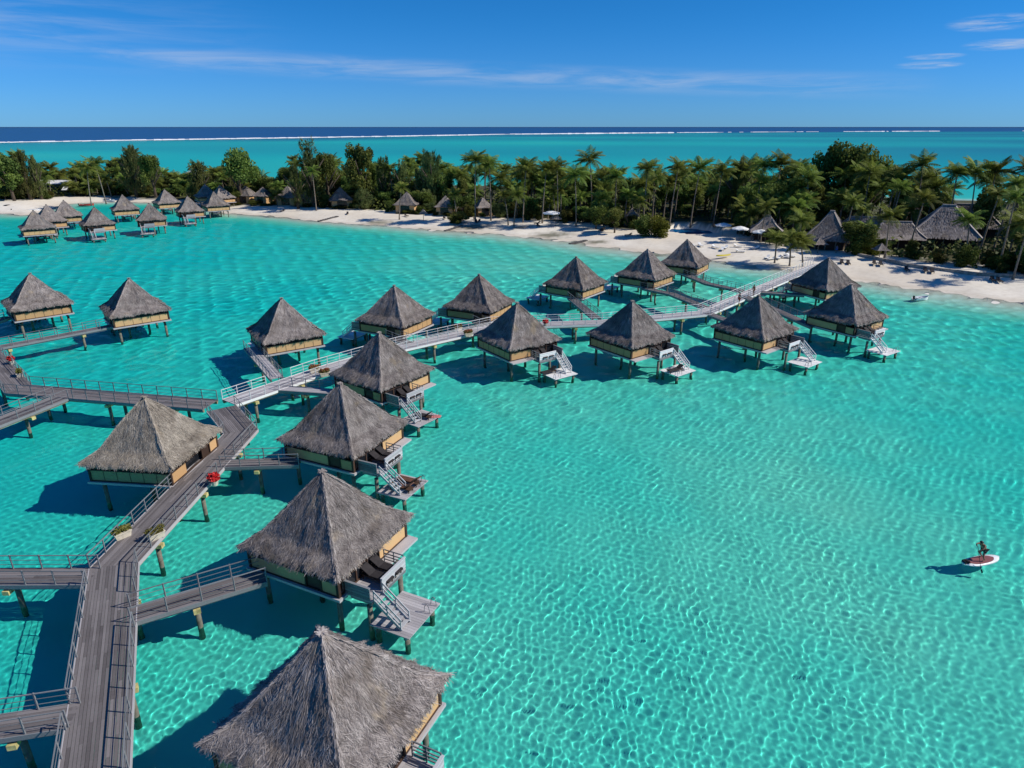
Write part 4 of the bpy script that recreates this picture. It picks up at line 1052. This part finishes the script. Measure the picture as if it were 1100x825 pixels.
b = MB()
for a, c in zip(kp, kp[1:]):
    n = max(2, int((c-a).length/1.1))
    for i in range(n): b.bar(a.lerp(c, i/n)+Vector((0, 0, .1)), a.lerp(c, (i+.97)/n)+Vector((0, 0, .1)), .55, .9)
tag(b.build('stone_wall', M['palestone']), 'low stone wall along the back of the right beach', 'wall')

# ------------------------------------------------------------------ buildings ashore
def scaled_roof(root, r, eave_z, apex_z):
    """pyramid thatch on a square of half-width r"""
    o = obj('roof', ROOF_FAR, root); k = r/(S/2); kz = (apex_z-eave_z)/(ZA-ZE)
    o.scale = (k, k, kz); o.location = (0, 0, eave_z-ZE*kz); return o
def shore_hut(px, ybase, wpx, label, group, apex_py=None):
    p = gz(px, ybase); d = (p-cam_ob.location).length
    r = wpx*d/F_PX/2/1.25; zz = p.z
    t = empty('beach_hut', p, R(random.uniform(-25, 25)), label, 'hut', group)
    ez = 2.5; az = ez+r*1.0
    scaled_roof(t, r, ez, az)
    b = MB(); q = r*.8; b.span(-q, q, -q, q, -.3, ez+.35); b.build('wall', M['bamboo'], t)
    b = MB(); b.span(-q*.5, q*.5, -q-.03, -q-.004, .1, ez-.2); b.build('window', M['glass'], t)
    return t
for i, (x, y, wd, lb) in enumerate([(266, 219, 22, 'thatched beach hut under palms, leftmost of the middle beach'), (284, 219.5, 20, 'thatched beach hut half hidden by a tree, second from the left'), (311, 221, 26, 'thatched beach hut with a tall pale roof, third from the left'), (335, 222, 26, 'thatched beach hut with bright lit right slope beside a leaning trunk'), (367, 224, 30, 'wide thatched beach hut above yellow green hedge'), (438, 229.5, 30, 'shaded thatched beach hut between palms near the centre'), (479, 232, 26, 'thatched beach hut with a pale lit end near the centre'), (519, 233, 24, 'thatched beach hut above red flowers'), (652, 240, 16, 'thatched hut peak showing between the middle trees'), (678, 243, 18, 'thatched hut peak beside the lime green bush')]):
    shore_hut(x, y-1.5, wd, lb, 'thatched huts along the middle beach')
def hip_building(base, rz, L, W, ez, rz_h, label, ridge_frac=.45, wallmat='dark', name='thatched_pavilion'):
    t = empty(name, base, rz, label, 'pavilion')
    g = random.Random(int(base.x*7)); mb = MB()
    h0 = [Vector((-L/2, -W/2, ez)), Vector((L/2, -W/2, ez)), Vector((L/2, W/2, ez)), Vector((-L/2, W/2, ez))]
    ra = Vector((-L/2*ridge_frac, 0, rz_h)); rb = Vector((L/2*ridge_frac, 0, rz_h))
    quads = [(h0[0], h0[1], rb, ra), (h0[2], h0[3], ra, rb), (h0[1], h0[2], rb, rb), (h0[3], h0[0], ra, ra)]
    for a, b_, c, d in quads:
        nu, nv = 26, 14; grid = []
        for j in range(nv+1):
            v = j/nv
            for i in range(nu+1):
                u = i/nu; p = a.lerp(b_, u).lerp(d.lerp(c, u), v); p.z -= math.sin(math.pi*v)*.35; p.z += g.uniform(-.05, .05); grid.append(p)
        for j in range(nv):
            for i in range(nu):
                k = j*(nu+1)+i; mb.add([grid[k], grid[k+1], grid[k+nu+2], grid[k+nu+1]], [(0, 1, 2, 3)], g.uniform(.2, .6))
        for i in range(nu):
            p, q = grid[i], grid[i+1]; dn = Vector((0, 0, -.35)); mb.add([p, q, q*.98+dn, p*.98+dn], [(0, 3, 2, 1)], g.uniform(0, .3))
        for k in range(1500):
            u, v = g.random(), g.random()**1.4
            p = a.lerp(b_, u).lerp(d.lerp(c, u), v); p.z -= math.sin(math.pi*v)*.35
            dd = (a.lerp(b_, .5)-d.lerp(c, .5)).normalized(); sd = (b_-a).normalized()*.05
            n_ = sd.cross(dd).normalized(); n_ = n_ if n_.z > 0 else -n_
            mb.add([p-sd, p+sd, p+dd*.6+sd+n_*.1, p+dd*.6-sd+n_*.1], [(0, 1, 2, 3)], min(1, max(0, g.gauss(.45, .2))))
    mb.build('roof', M['thatch'], t)
    rp = MB(); rp.bar(ra+Vector((-.2, 0, .05)), rb+Vector((.2, 0, .05)), .5, .25, .9)
    for a, b_ in ((ra, h0[0]), (rb, h0[1]), (rb, h0[2]), (ra, h0[3])): rp.bar(a+Vector((0, 0, -.02)), a.lerp(b_, .5)+Vector((0, 0, -.28)), .35, .16, .75); rp.bar(a.lerp(b_, .5)+Vector((0, 0, -.28)), b_+Vector((0, 0, .08)), .35, .16, .75)
    rp.build('ridge_cap', M['thatch'], t)
    b = MB(); b.span(-L/2+1, L/2-1, -W/2+1, W/2-1, -.4, ez+.3); b.build('wall', M[wallmat], t)
    for i in range(5):
        for sy in (-1, 1):
            b = MB(); x = -L/2+.5+(L-1)*i/4; b.tube((x, sy*(W/2-.5), -.4), (x, sy*(W/2-.5), ez), .13, .13, 6); b.build('column', M['bark'], t)
    return t
def ray_d(px, py, z): return gp(px, py, z)
hip_building(gz(1010, 264), R(-28), 13.5, 12, 2.6, 8.6, 'large dark thatched restaurant roof behind the right beach', .16)
p = gz(1040, 258); hip_building(p+Vector((1.5, 5, 0)), R(-14), 13, 9, 2.8, 7.4, 'second long thatched roof joined at the right of the large one', .5)
hip_building(gz(958, 265), R(-8), 10.5, 7, 2.3, 5.3, 'low thatched pavilion with light roof left of the large dark roof', .55)
hip_building(gz(888, 265), R(-30), 9, 9, 2.2, 7.6, 'steep thatched pavilion behind the boardwalk end', .06)
hip_building(gz(925, 258), R(-8), 11, 7, 2.3, 5.2, 'long low thatched roof between two pavilions', .6)
hip_building(gz(822, 257), R(-20), 7, 6, 2.2, 5.4, 'shaded thatched pavilion behind the parasols', .1)
p = gz(1003, 246); hip_building(p+Vector((4, 14, 0)), R(-5), 12, 8, 3.2, 10.0, 'brown thatched roof standing farthest back behind the large dark roof', .4)
def thatch_parasol(px, py, label, r=1.5):
    t = empty('thatched_parasol', gz(px, py), 0, label, 'thatched parasol', 'thatched parasols')
    scaled_roof(t, r, 2.0, 3.3); b = MB(); b.tube((0, 0, -.2), (0, 0, 3.0), .08, .08, 6); b.build('pole', M['bark'], t)
thatch_parasol(878, 272, 'small thatched parasol beside the steep pavilion')
thatch_parasol(944, 279, 'small thatched parasol above the low stone wall', 1.3)
thatch_parasol(597, 243, 'grey thatched parasol on the middle beach', 1.5)
thatch_parasol(455, 237, 'thatched parasol on the sand near the centre', 1.2)
def house(px, py, L, W, h, rz, label):
    t = empty('house', gz(px, py), rz, label, 'house'); b = MB(); b.span(-L/2, L/2, -W/2, W/2, -.4, h); b.build('wall', M['housewall'], t)
    b = MB()
    for sy in (-1, 1): b.add([(-L/2-.6, sy*(W/2+.6), h-.1), (L/2+.6, sy*(W/2+.6), h-.1), (L/2+.6, 0, h+1.1), (-L/2-.6, 0, h+1.1), (-L/2-.6, sy*(W/2+.6), h-.22), (L/2+.6, sy*(W/2+.6), h-.22), (L/2+.6, 0, h+.98), (-L/2-.6, 0, h+.98)], [(0, 1, 2, 3), (7, 6, 5, 4), (0, 4, 5, 1), (1, 5, 6, 2), (0, 3, 7, 4)], .5)
    b.build('roof', M['whiteroof'], t)
    for x in (-L*.3, 0, L*.3):
        b = MB(); b.span(x-.5, x+.5, -W/2-.05, -W/2-.004, .9, 2.1); b.build('window', M['glass'], t)
house(58, 206, 13, 7, 3.4, R(5), 'white roofed house among trees at the left')
house(77, 209, 3.4, 3, 2.0, R(0), 'small white roofed shed behind the distant huts')
house(215, 201, 9, 6, 5.6, R(-35), 'white gabled roof showing above bushes at the left')
house(267, 207, 7, 5, 5.2, R(-10), 'white roofed house above the leftmost beach hut')
person(gz(898, 272), R(-90), 'person in blue standing before the steep thatched pavilion', standing(.1, .05), 'bluecloth', 'bluecloth')

# ------------------------------------------------------------------ trees
def palm_crown(seed, nf=24, L=3.5):
    g = random.Random(seed); mb = MB()
    for k in range(nf):
        az = k*2.399+g.uniform(-.25, .25); rise = g.uniform(-.25, 1.2) if k > 5 else g.uniform(.9, 1.45)
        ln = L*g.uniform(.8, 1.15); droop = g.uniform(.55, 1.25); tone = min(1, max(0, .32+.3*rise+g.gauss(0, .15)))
        out = Vector((math.cos(az), math.sin(az), 0)); side = Vector((-math.sin(az), math.cos(az), 0))
        n = 11; p = Vector((0, 0, 0)); an = rise; pts = [p.copy()]
        for i in range(n):
            p = p+(out*math.cos(an)+Vector((0, 0, math.sin(an))))*(ln/n); an -= droop/n*1.3; pts.append(p.copy())
        tw = g.uniform(-.5, .5)
        for i in range(1, n+1):
            q = i/n; d = (pts[i]-pts[i-1]).normalized(); upv = side.cross(d)*-1
            ll = 1.15*math.sin(math.pi*min(1, .12+q*.86))**.7*g.uniform(.85, 1.1)
            for sgn in (-1, 1):
                s2 = (side*sgn*math.cos(.55+tw*sgn*.4)-Vector((0, 0, 1))*math.sin(.55+tw*sgn*.4)+d*.75).normalized()
                a = pts[i-1].lerp(pts[i], .2); b = pts[i-1].lerp(pts[i], .95)
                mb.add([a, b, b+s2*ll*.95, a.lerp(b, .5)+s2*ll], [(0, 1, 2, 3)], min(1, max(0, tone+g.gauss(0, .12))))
    for k in range(6):
        a = g.uniform(0, 6.28); c = Vector((math.cos(a)*.22, math.sin(a)*.22, -.3)); mb.tube(c, c+Vector((0, 0, -.25)), .12, .1, 6, .9)
    return mb.mesh('palm_crown', M['palm'])
def palm_trunk(seed, h=1.0):
    g = random.Random(seed); a = g.uniform(0, 6.28); lean = g.uniform(.02, .16); mb = MB()
    pts = []; rad = []
    for i in range(9):
        q = i/8; o = lean*(q**1.6); pts.append((math.cos(a)*o*8, math.sin(a)*o*8, q*8)); rad.append(.19-.08*q+(.08 if i == 0 else 0))
    mb.pipe(pts, rad, 7)
    return mb.mesh('palm_trunk', M['bark'], True), Vector(pts[-1])
PALMC = [palm_crown(s, 24+s % 6, 3.3+.14*(s % 5)) for s in range(8)]
PALMT = [palm_trunk(s) for s in range(6)]
def broad_crown(seed, mat, kind='round'):
    g = random.Random(seed); mb = MB()
    if kind == 'round':                               # unit: radius about 1, height 0..1.6
        lobes = []
        for k in range(15):
            a = g.uniform(0, 6.28); rr = g.uniform(.1, .78); z = g.uniform(.35, 1.45)
            rr *= (1-.45*abs(z-.8)); lobes.append((Vector((math.cos(a)*rr, math.sin(a)*rr, z)), g.uniform(.2, .42)))
        for c, r in lobes:
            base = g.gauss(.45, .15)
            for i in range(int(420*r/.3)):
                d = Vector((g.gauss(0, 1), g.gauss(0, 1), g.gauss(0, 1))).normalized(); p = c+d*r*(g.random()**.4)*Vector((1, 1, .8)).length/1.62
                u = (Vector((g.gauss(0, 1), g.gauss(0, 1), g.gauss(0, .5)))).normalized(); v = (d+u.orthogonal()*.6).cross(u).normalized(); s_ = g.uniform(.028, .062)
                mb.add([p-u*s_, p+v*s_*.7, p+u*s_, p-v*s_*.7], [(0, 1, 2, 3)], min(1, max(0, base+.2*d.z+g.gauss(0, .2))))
    else:                                             # casuarina: feathery upright plumes
        for k in range(70):
            a = g.uniform(0, 6.28); z0 = g.uniform(.05, 1.3); rr = g.uniform(.02, .72)*(1.0-.5*(z0/1.3)**1.5)
            c = Vector((math.cos(a)*rr, math.sin(a)*rr, z0)); top = c+Vector((math.cos(a)*.1, math.sin(a)*.1, g.uniform(.14, .34)))
            base = g.gauss(.45, .18)
            for i in range(75):
                q = g.random(); p = c.lerp(top, q)+Vector((g.gauss(0, .10), g.gauss(0, .10), g.gauss(0, .06)))*(1.1-.8*q)
                d = (Vector((math.cos(a)*.6, math.sin(a)*.6, .8))+Vector((g.gauss(0, .5), g.gauss(0, .5), g.gauss(0, .4)))).normalized()
                sd = d.orthogonal().normalized()*.022; L = g.uniform(.06, .13)
                mb.add([p-sd, p+sd, p+d*L], [(0, 1, 2)], min(1, max(0, base+g.gauss(0, .2))))
    return mb.mesh('crown', mat)
def branch_trunk(seed):
    g = random.Random(seed); mb = MB(); mb.pipe([(0, 0, 0), (.02, .01, .35), (.0, .03, .8)], [.075, .055, .03], 7)
    for k in range(6):
        a = g.uniform(0, 6.28); z = g.uniform(.25, .6); mb.pipe([(0.01, .02, z), (math.cos(a)*.25, math.sin(a)*.25, z+.25), (math.cos(a)*.5, math.sin(a)*.5, z+.45)], [.035, .022, .01], 5)
    return mb.mesh('trunk', M['barkdark'], True)
BROAD = [broad_crown(s, M['leaf']) for s in range(5)]
CASU = [broad_crown(s+40, M['casuarina'], 'casu') for s in range(4)]
LIME = broad_crown(77, M['lime']); SHRUB = [broad_crown(s+90, M['shrub']) for s in range(3)]
BT = [branch_trunk(s) for s in range(3)]
cnt = 0
def add_palm(p, h, label, group, size=1.0):
    global cnt; cnt += 1
    t = empty('coconut_palm', p, random.uniform(0, 6.28), label, 'palm tree', group)
    tm, top = PALMT[cnt % 6]; tr = obj('trunk', tm, t); k = h/8; tr.scale = (1, 1, k); tr.location = (0, 0, -.2)
    c = obj('crown', PALMC[cnt % 8], t, (top.x, top.y, h-.25)); c.rotation_euler = (random.uniform(-.12, .12), random.uniform(-.12, .12), random.uniform(0, 6.28)); s_ = size*random.uniform(.9, 1.1); c.scale = (s_, s_, s_)
def add_tree(p, h, r, label, group, kind='broad'):
    global cnt; cnt += 1
    nm = {'broad': 'broadleaf_tree', 'casu': 'casuarina_tree', 'lime': 'lime_bush', 'shrub': 'beach_shrub'}[kind]
    t = empty(nm, p, random.uniform(0, 6.28), label, 'bush' if kind in ('lime', 'shrub') else 'tree', group)
    me = {'broad': BROAD[cnt % 5], 'casu': CASU[cnt % 4], 'lime': LIME, 'shrub': SHRUB[cnt % 3]}[kind]
    c = obj('crown', me, t); low = {'broad': .16, 'casu': .02, 'lime': -.18, 'shrub': -.2}[kind]
    hz = h*(1-low)/1.62; c.scale = (r, r, hz); c.location = (0, 0, h*low)
    tr = obj('trunk', BT[cnt % 3], t, (0, 0, -.2)); tr.scale = (h*.5, h*.5, h*.75)
    if kind in ('lime', 'shrub'): tr.scale = (h*.3, h*.3, h*.4)
sky_tab = [(-200, 172), (0, 168), (14, 166), (28, 162), (48, 178), (60, 181), (90, 178), (105, 172), (125, 172), (145, 160), (165, 168), (180, 184), (195, 187), (215, 178), (238, 178), (258, 160), (285, 182), (305, 182), (335, 155), (360, 170), (388, 160), (412, 172), (435, 174), (465, 166), (488, 181), (510, 174), (535, 180), (560, 182), (600, 184), (617, 188), (637, 178), (665, 190), (693, 182), (722, 182), (745, 182), (772, 186), (795, 176), (830, 178), (862, 182), (880, 168), (905, 160), (935, 168), (962, 184), (988, 182), (1006, 205), (1025, 194), (1045, 189), (1062, 186), (1082, 196), (1100, 184), (1300, 186)]
def top_height(px, py, d):
    return CAM_H-d*math.tan(elev(py))
# marked trees on the skyline: px, top row, distance, kind, radius, label
marks = [(10, 165, 245, 'broad', 6.5, 'large dark rounded tree at the left photo edge'), (28, 159, 250, 'casu', 4.5, 'tall columnar feathery tree near the left photo edge'), (40, 166, 252, 'casu', 3.0, 'narrow feathery tree just right of the tall columnar one'),
 (143, 156, 262, 'casu', 5.5, 'tall casuarina rising behind the distant huts'), (164, 166, 258, 'broad', 4.5, 'bushy tree right of the tall casuarina at left'), (215, 172, 250, 'casu', 6.0, 'rounded feathery tree above the white gabled roof'), (257, 156, 238, 'broad', 7.0, 'broad high tree above the white roofed house'),
 (335, 148, 226, 'casu', 5.5, 'tallest tree of the skyline with an open ragged crown'), (318, 173, 222, 'casu', 2.6, 'small tree left of the tallest ragged one'), (352, 164, 228, 'broad', 4.0, 'tree leaning against the right side of the tallest ragged one'), (388, 155, 222, 'broad', 6.0, 'dark rounded high tree right of the tallest ragged one'),
 (412, 168, 226, 'casu', 4.0, 'feathery tree between two high dark trees'), (432, 170, 224, 'casu', 4.2, 'feathery tree top just left of the wide feathery one'), (464, 160, 220, 'casu', 6.0, 'wide feathery tree above the centre left beach'), (905, 153, 182, 'broad', 7.5, 'huge dark rounded tree highest on the right'), (882, 164, 184, 'broad', 5.5, 'dark tree at the left shoulder of the huge rounded one'), (930, 163, 182, 'broad', 5.5, 'dark tree at the right shoulder of the huge rounded one'), (795, 166, 186, 'casu', 3.4, 'thin feathery tree among palms right of the centre')]
for px, py, d, kind, r, lb in marks:
    X = (px-550)/F_PX*(d*CP+18*SP); h = top_height(px, py, d)
    add_tree(Vector((X, d, 1.4)), h-1.4, r, lb, 'tall trees on the skyline', kind)
pm = [(92, 175, 230), (108, 171, 235), (510, 167, 190), (527, 171, 192), (562, 174, 188), (583, 176, 186), (600, 174, 188), (637, 166, 190), (620, 182, 180), (662, 184, 180), (693, 175, 176), (722, 174, 176), (745, 175, 178), (812, 173, 172), (832, 170, 172), (855, 178, 168), (960, 182, 160), (988, 171, 158), (1024, 181, 150), (1047, 179, 150), (1063, 178, 150), (1098, 177, 146), (1118, 182, 150), (770, 178, 180)]
for i, (px, py, d) in enumerate(pm):
    X = (px-550)/F_PX*(d*CP+16*SP); h = top_height(px, py+5, d)
    add_palm(Vector((X, d, 1.4)), h-1.4, 'tall coconut palm whose crown stands clear on the skyline', 'tall palms on the skyline', 1.2)
CLEAR = [(1010, 264, 8.5), (1045, 255, 7), (958, 265, 6), (888, 265, 6), (925, 258, 5), (822, 257, 4), (58, 206, 9), (215, 201, 5), (267, 207, 4), (77, 209, 3)]
CLEARP = [(gz(x, y), r) for x, y, r in CLEAR]+[(POOL_C, 13.5)]
def ok(p, pad=0):
    return all((p.xy-c.xy).length > r+pad for c, r in CLEARP)
def veg_front(px): return gz(px, interp_y(veg_px, px)-.5)
g = random.Random(23)
placed = []
HUTPX = (266, 284, 311, 335, 367, 438, 479, 519)
def far_enough(p, dmin): return all((p.xy-q).length > dmin for q in placed)
npalm = nbroad = 0
tries = 0
while tries < 16000 and (npalm < 250 or nbroad < 265):
    tries += 1
    px = g.uniform(-45, 1150); f = veg_front(px); depth = 50*g.random()**1.25+.3
    d = f.y+depth; X = f.x*(d*CP+24*SP)/(f.y*CP+24*SP)
    p = Vector((X, d, 1.4))
    z, s, pool = ground_z(X, d)
    if s < 7 or z < .5 or not ok(p): continue
    # stay below the skyline and keep the front row low
    hmax = top_height(px, interp_y(sky_tab, px)+g.uniform(1, 11), d)-1.4
    front = depth < 14
    palmy = g.random() < (.40 if px < 480 else .74)
    if front: hh = min(hmax, g.uniform(3.5, 8.5))
    else: hh = min(hmax, g.uniform(6, 15))
    # do not bury the pavilions behind the right beach
    if (930 < px < 1075 and depth < 16) or (866 < px < 914 and depth < 20): continue
    if any(abs(px-hx) < 11 for hx in HUTPX) and depth < 13: continue
    if hh < 3.5: continue
    if not far_enough(p, 2.0 if palmy else 2.3): continue
    if palmy and npalm < 250:
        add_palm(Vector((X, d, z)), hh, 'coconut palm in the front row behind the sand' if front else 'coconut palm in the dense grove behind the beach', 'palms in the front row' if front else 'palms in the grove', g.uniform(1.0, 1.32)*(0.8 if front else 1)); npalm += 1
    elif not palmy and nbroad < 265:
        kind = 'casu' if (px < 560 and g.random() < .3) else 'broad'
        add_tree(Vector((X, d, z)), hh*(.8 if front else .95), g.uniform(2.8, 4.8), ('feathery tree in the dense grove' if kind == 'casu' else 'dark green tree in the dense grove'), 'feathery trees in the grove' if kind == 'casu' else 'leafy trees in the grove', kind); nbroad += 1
    else: continue
    placed.append(p.xy.copy())
# single palms that stand out at the front
for px, py, h, lb in [(1036, 284, 8.5, 'palm partly covering the lower corner of the big dark roof'), (1066, 272, 14, 'tall dense palm right behind the long right roof'), (905, 268, 10, 'tall palm between the steep pavilion and the light roof'), (976, 272, 11, 'tall palm beside the big dark roof, its crown before the ridge'), (1072, 290, 13, 'full green palm at the right end of the stone wall'), (1050, 279, 12.5, 'palm in front of the long right roof'), (552, 243, 8.5, 'leaning palm at the sand edge near the centre'), (546, 242, 8, 'upright palm beside the leaning one near the centre'), (429, 236, 9, 'palm with a long pale trunk at the sand edge'), (491, 238, 7.5, 'yellowish palm above the centre beach hut'), (832, 283, 5.0, 'small palm on the sand beside the boardwalk, left of two'), (848, 286, 5.5, 'small palm on the sand beside the boardwalk, middle one'), (862, 287, 4.8, 'small palm on the sand nearest the boardwalk end'), (1088, 300, 10, 'big palm at the right photo edge leaning over the wall'), (950, 277, 8.5, 'tall slim palm before the light thatched pavilion'), (1103, 298, 8, 'bushy palm cut by the right photo edge'), (340, 226, 12, 'tall leaning palm before the lit beach hut')]:  # tall ones by the large right roof raised and added to cast shade on it
    add_palm(gz(px, py), h, lb, None, .9)
add_tree(gz(707, 254), 5.2, 3.2, 'bright lime green rounded bush at the back of the sand', None, 'lime')
add_tree(gz(692, 254), 4.6, 3.4, 'dark green bush touching the lime green one', None, 'shrub')
add_tree(gz(660, 250), 6.5, 3.6, 'tall dark bush at the sand edge left of the lime green one', None, 'broad')
add_tree(gz(640, 246), 6.5, 3.4, 'dark bushy tree behind the sand right of the white parasol shade', None, 'broad')
add_tree(gz(921, 274), 3.8, 3.0, 'round clipped green tree on the sand above a pair of loungers', None, 'shrub')
add_tree(gz(936, 273), 3.2, 2.2, 'yellow green small tree right of the round clipped one', None, 'lime')
add_tree(gz(494, 240), 3.0, 4.0, 'bright green low bush on the sand at the centre', None, 'shrub')
# shrubs along the back of the beach
for i in range(190):
    px = g.uniform(-40, 1150); f = gz(px, interp_y(veg_px, px)-g.uniform(-0.3, 5.0))
    if not ok(f, 1) or (735 < px < 870) or (935 < px < 1060 and g.random() < .6) or (868 < px < 914): continue
    z = ground_z(f.x, f.y)[0]
    h = g.uniform(1.0, 3.8)*(.4 if any(abs(px-hx) < 12 for hx in HUTPX) else 1); add_tree(Vector((f.x, f.y, z)), h, g.uniform(1.3, 2.8), 'low green shrub in the hedge line behind the sand', 'shrubs behind the beach', 'shrub')
# hedge and low trees behind the left beach
for i in range(46):
    px = g.uniform(-20, 150); py = g.uniform(205, 214.5) if px < 60 else g.uniform(202, 210)
    f = gz(px, py)
    if not ok(f, .5) or 64 < px < 84 and py > 206: continue
    add_tree(f, g.uniform(1.4, 3.4), g.uniform(1.6, 3.2), 'olive green hedge shrub behind the left beach', 'hedge behind the left beach', 'lime' if i % 4 == 0 else 'shrub')
# undergrowth between the trunks, one mass
mb = MB(); gg = random.Random(61)
for i in range(4600):
    px = gg.uniform(-130, 1230); f = veg_front(px); depth = gg.uniform(1, 70)
    d = f.y+depth; X = f.x*(d*CP+24*SP)/(f.y*CP+24*SP)
    if not ok(Vector((X, d, 0)), .5): continue
    if any(abs(px-hx) < 11 for hx in HUTPX) and depth < 10: continue
    h = gg.uniform(.6, 4.6)
    for k in range(9):
        p = Vector((X+gg.gauss(0, .8), d+gg.gauss(0, .8), 1.2+h*gg.random())); u = Vector((gg.gauss(0, 1), gg.gauss(0, 1), gg.gauss(0, .5))).normalized(); v = u.orthogonal(); s_ = gg.uniform(.25, .5)
        mb.add([p-u*s_, p+v*s_*.6, p+u*s_, p-v*s_*.6], [(0, 1, 2, 3)])
tag(mb.build('undergrowth', M['shrub']), 'dark undergrowth between the trunks of the grove', 'undergrowth', kind='stuff')
print('palms', npalm, 'trees', nbroad, 'tries', tries)
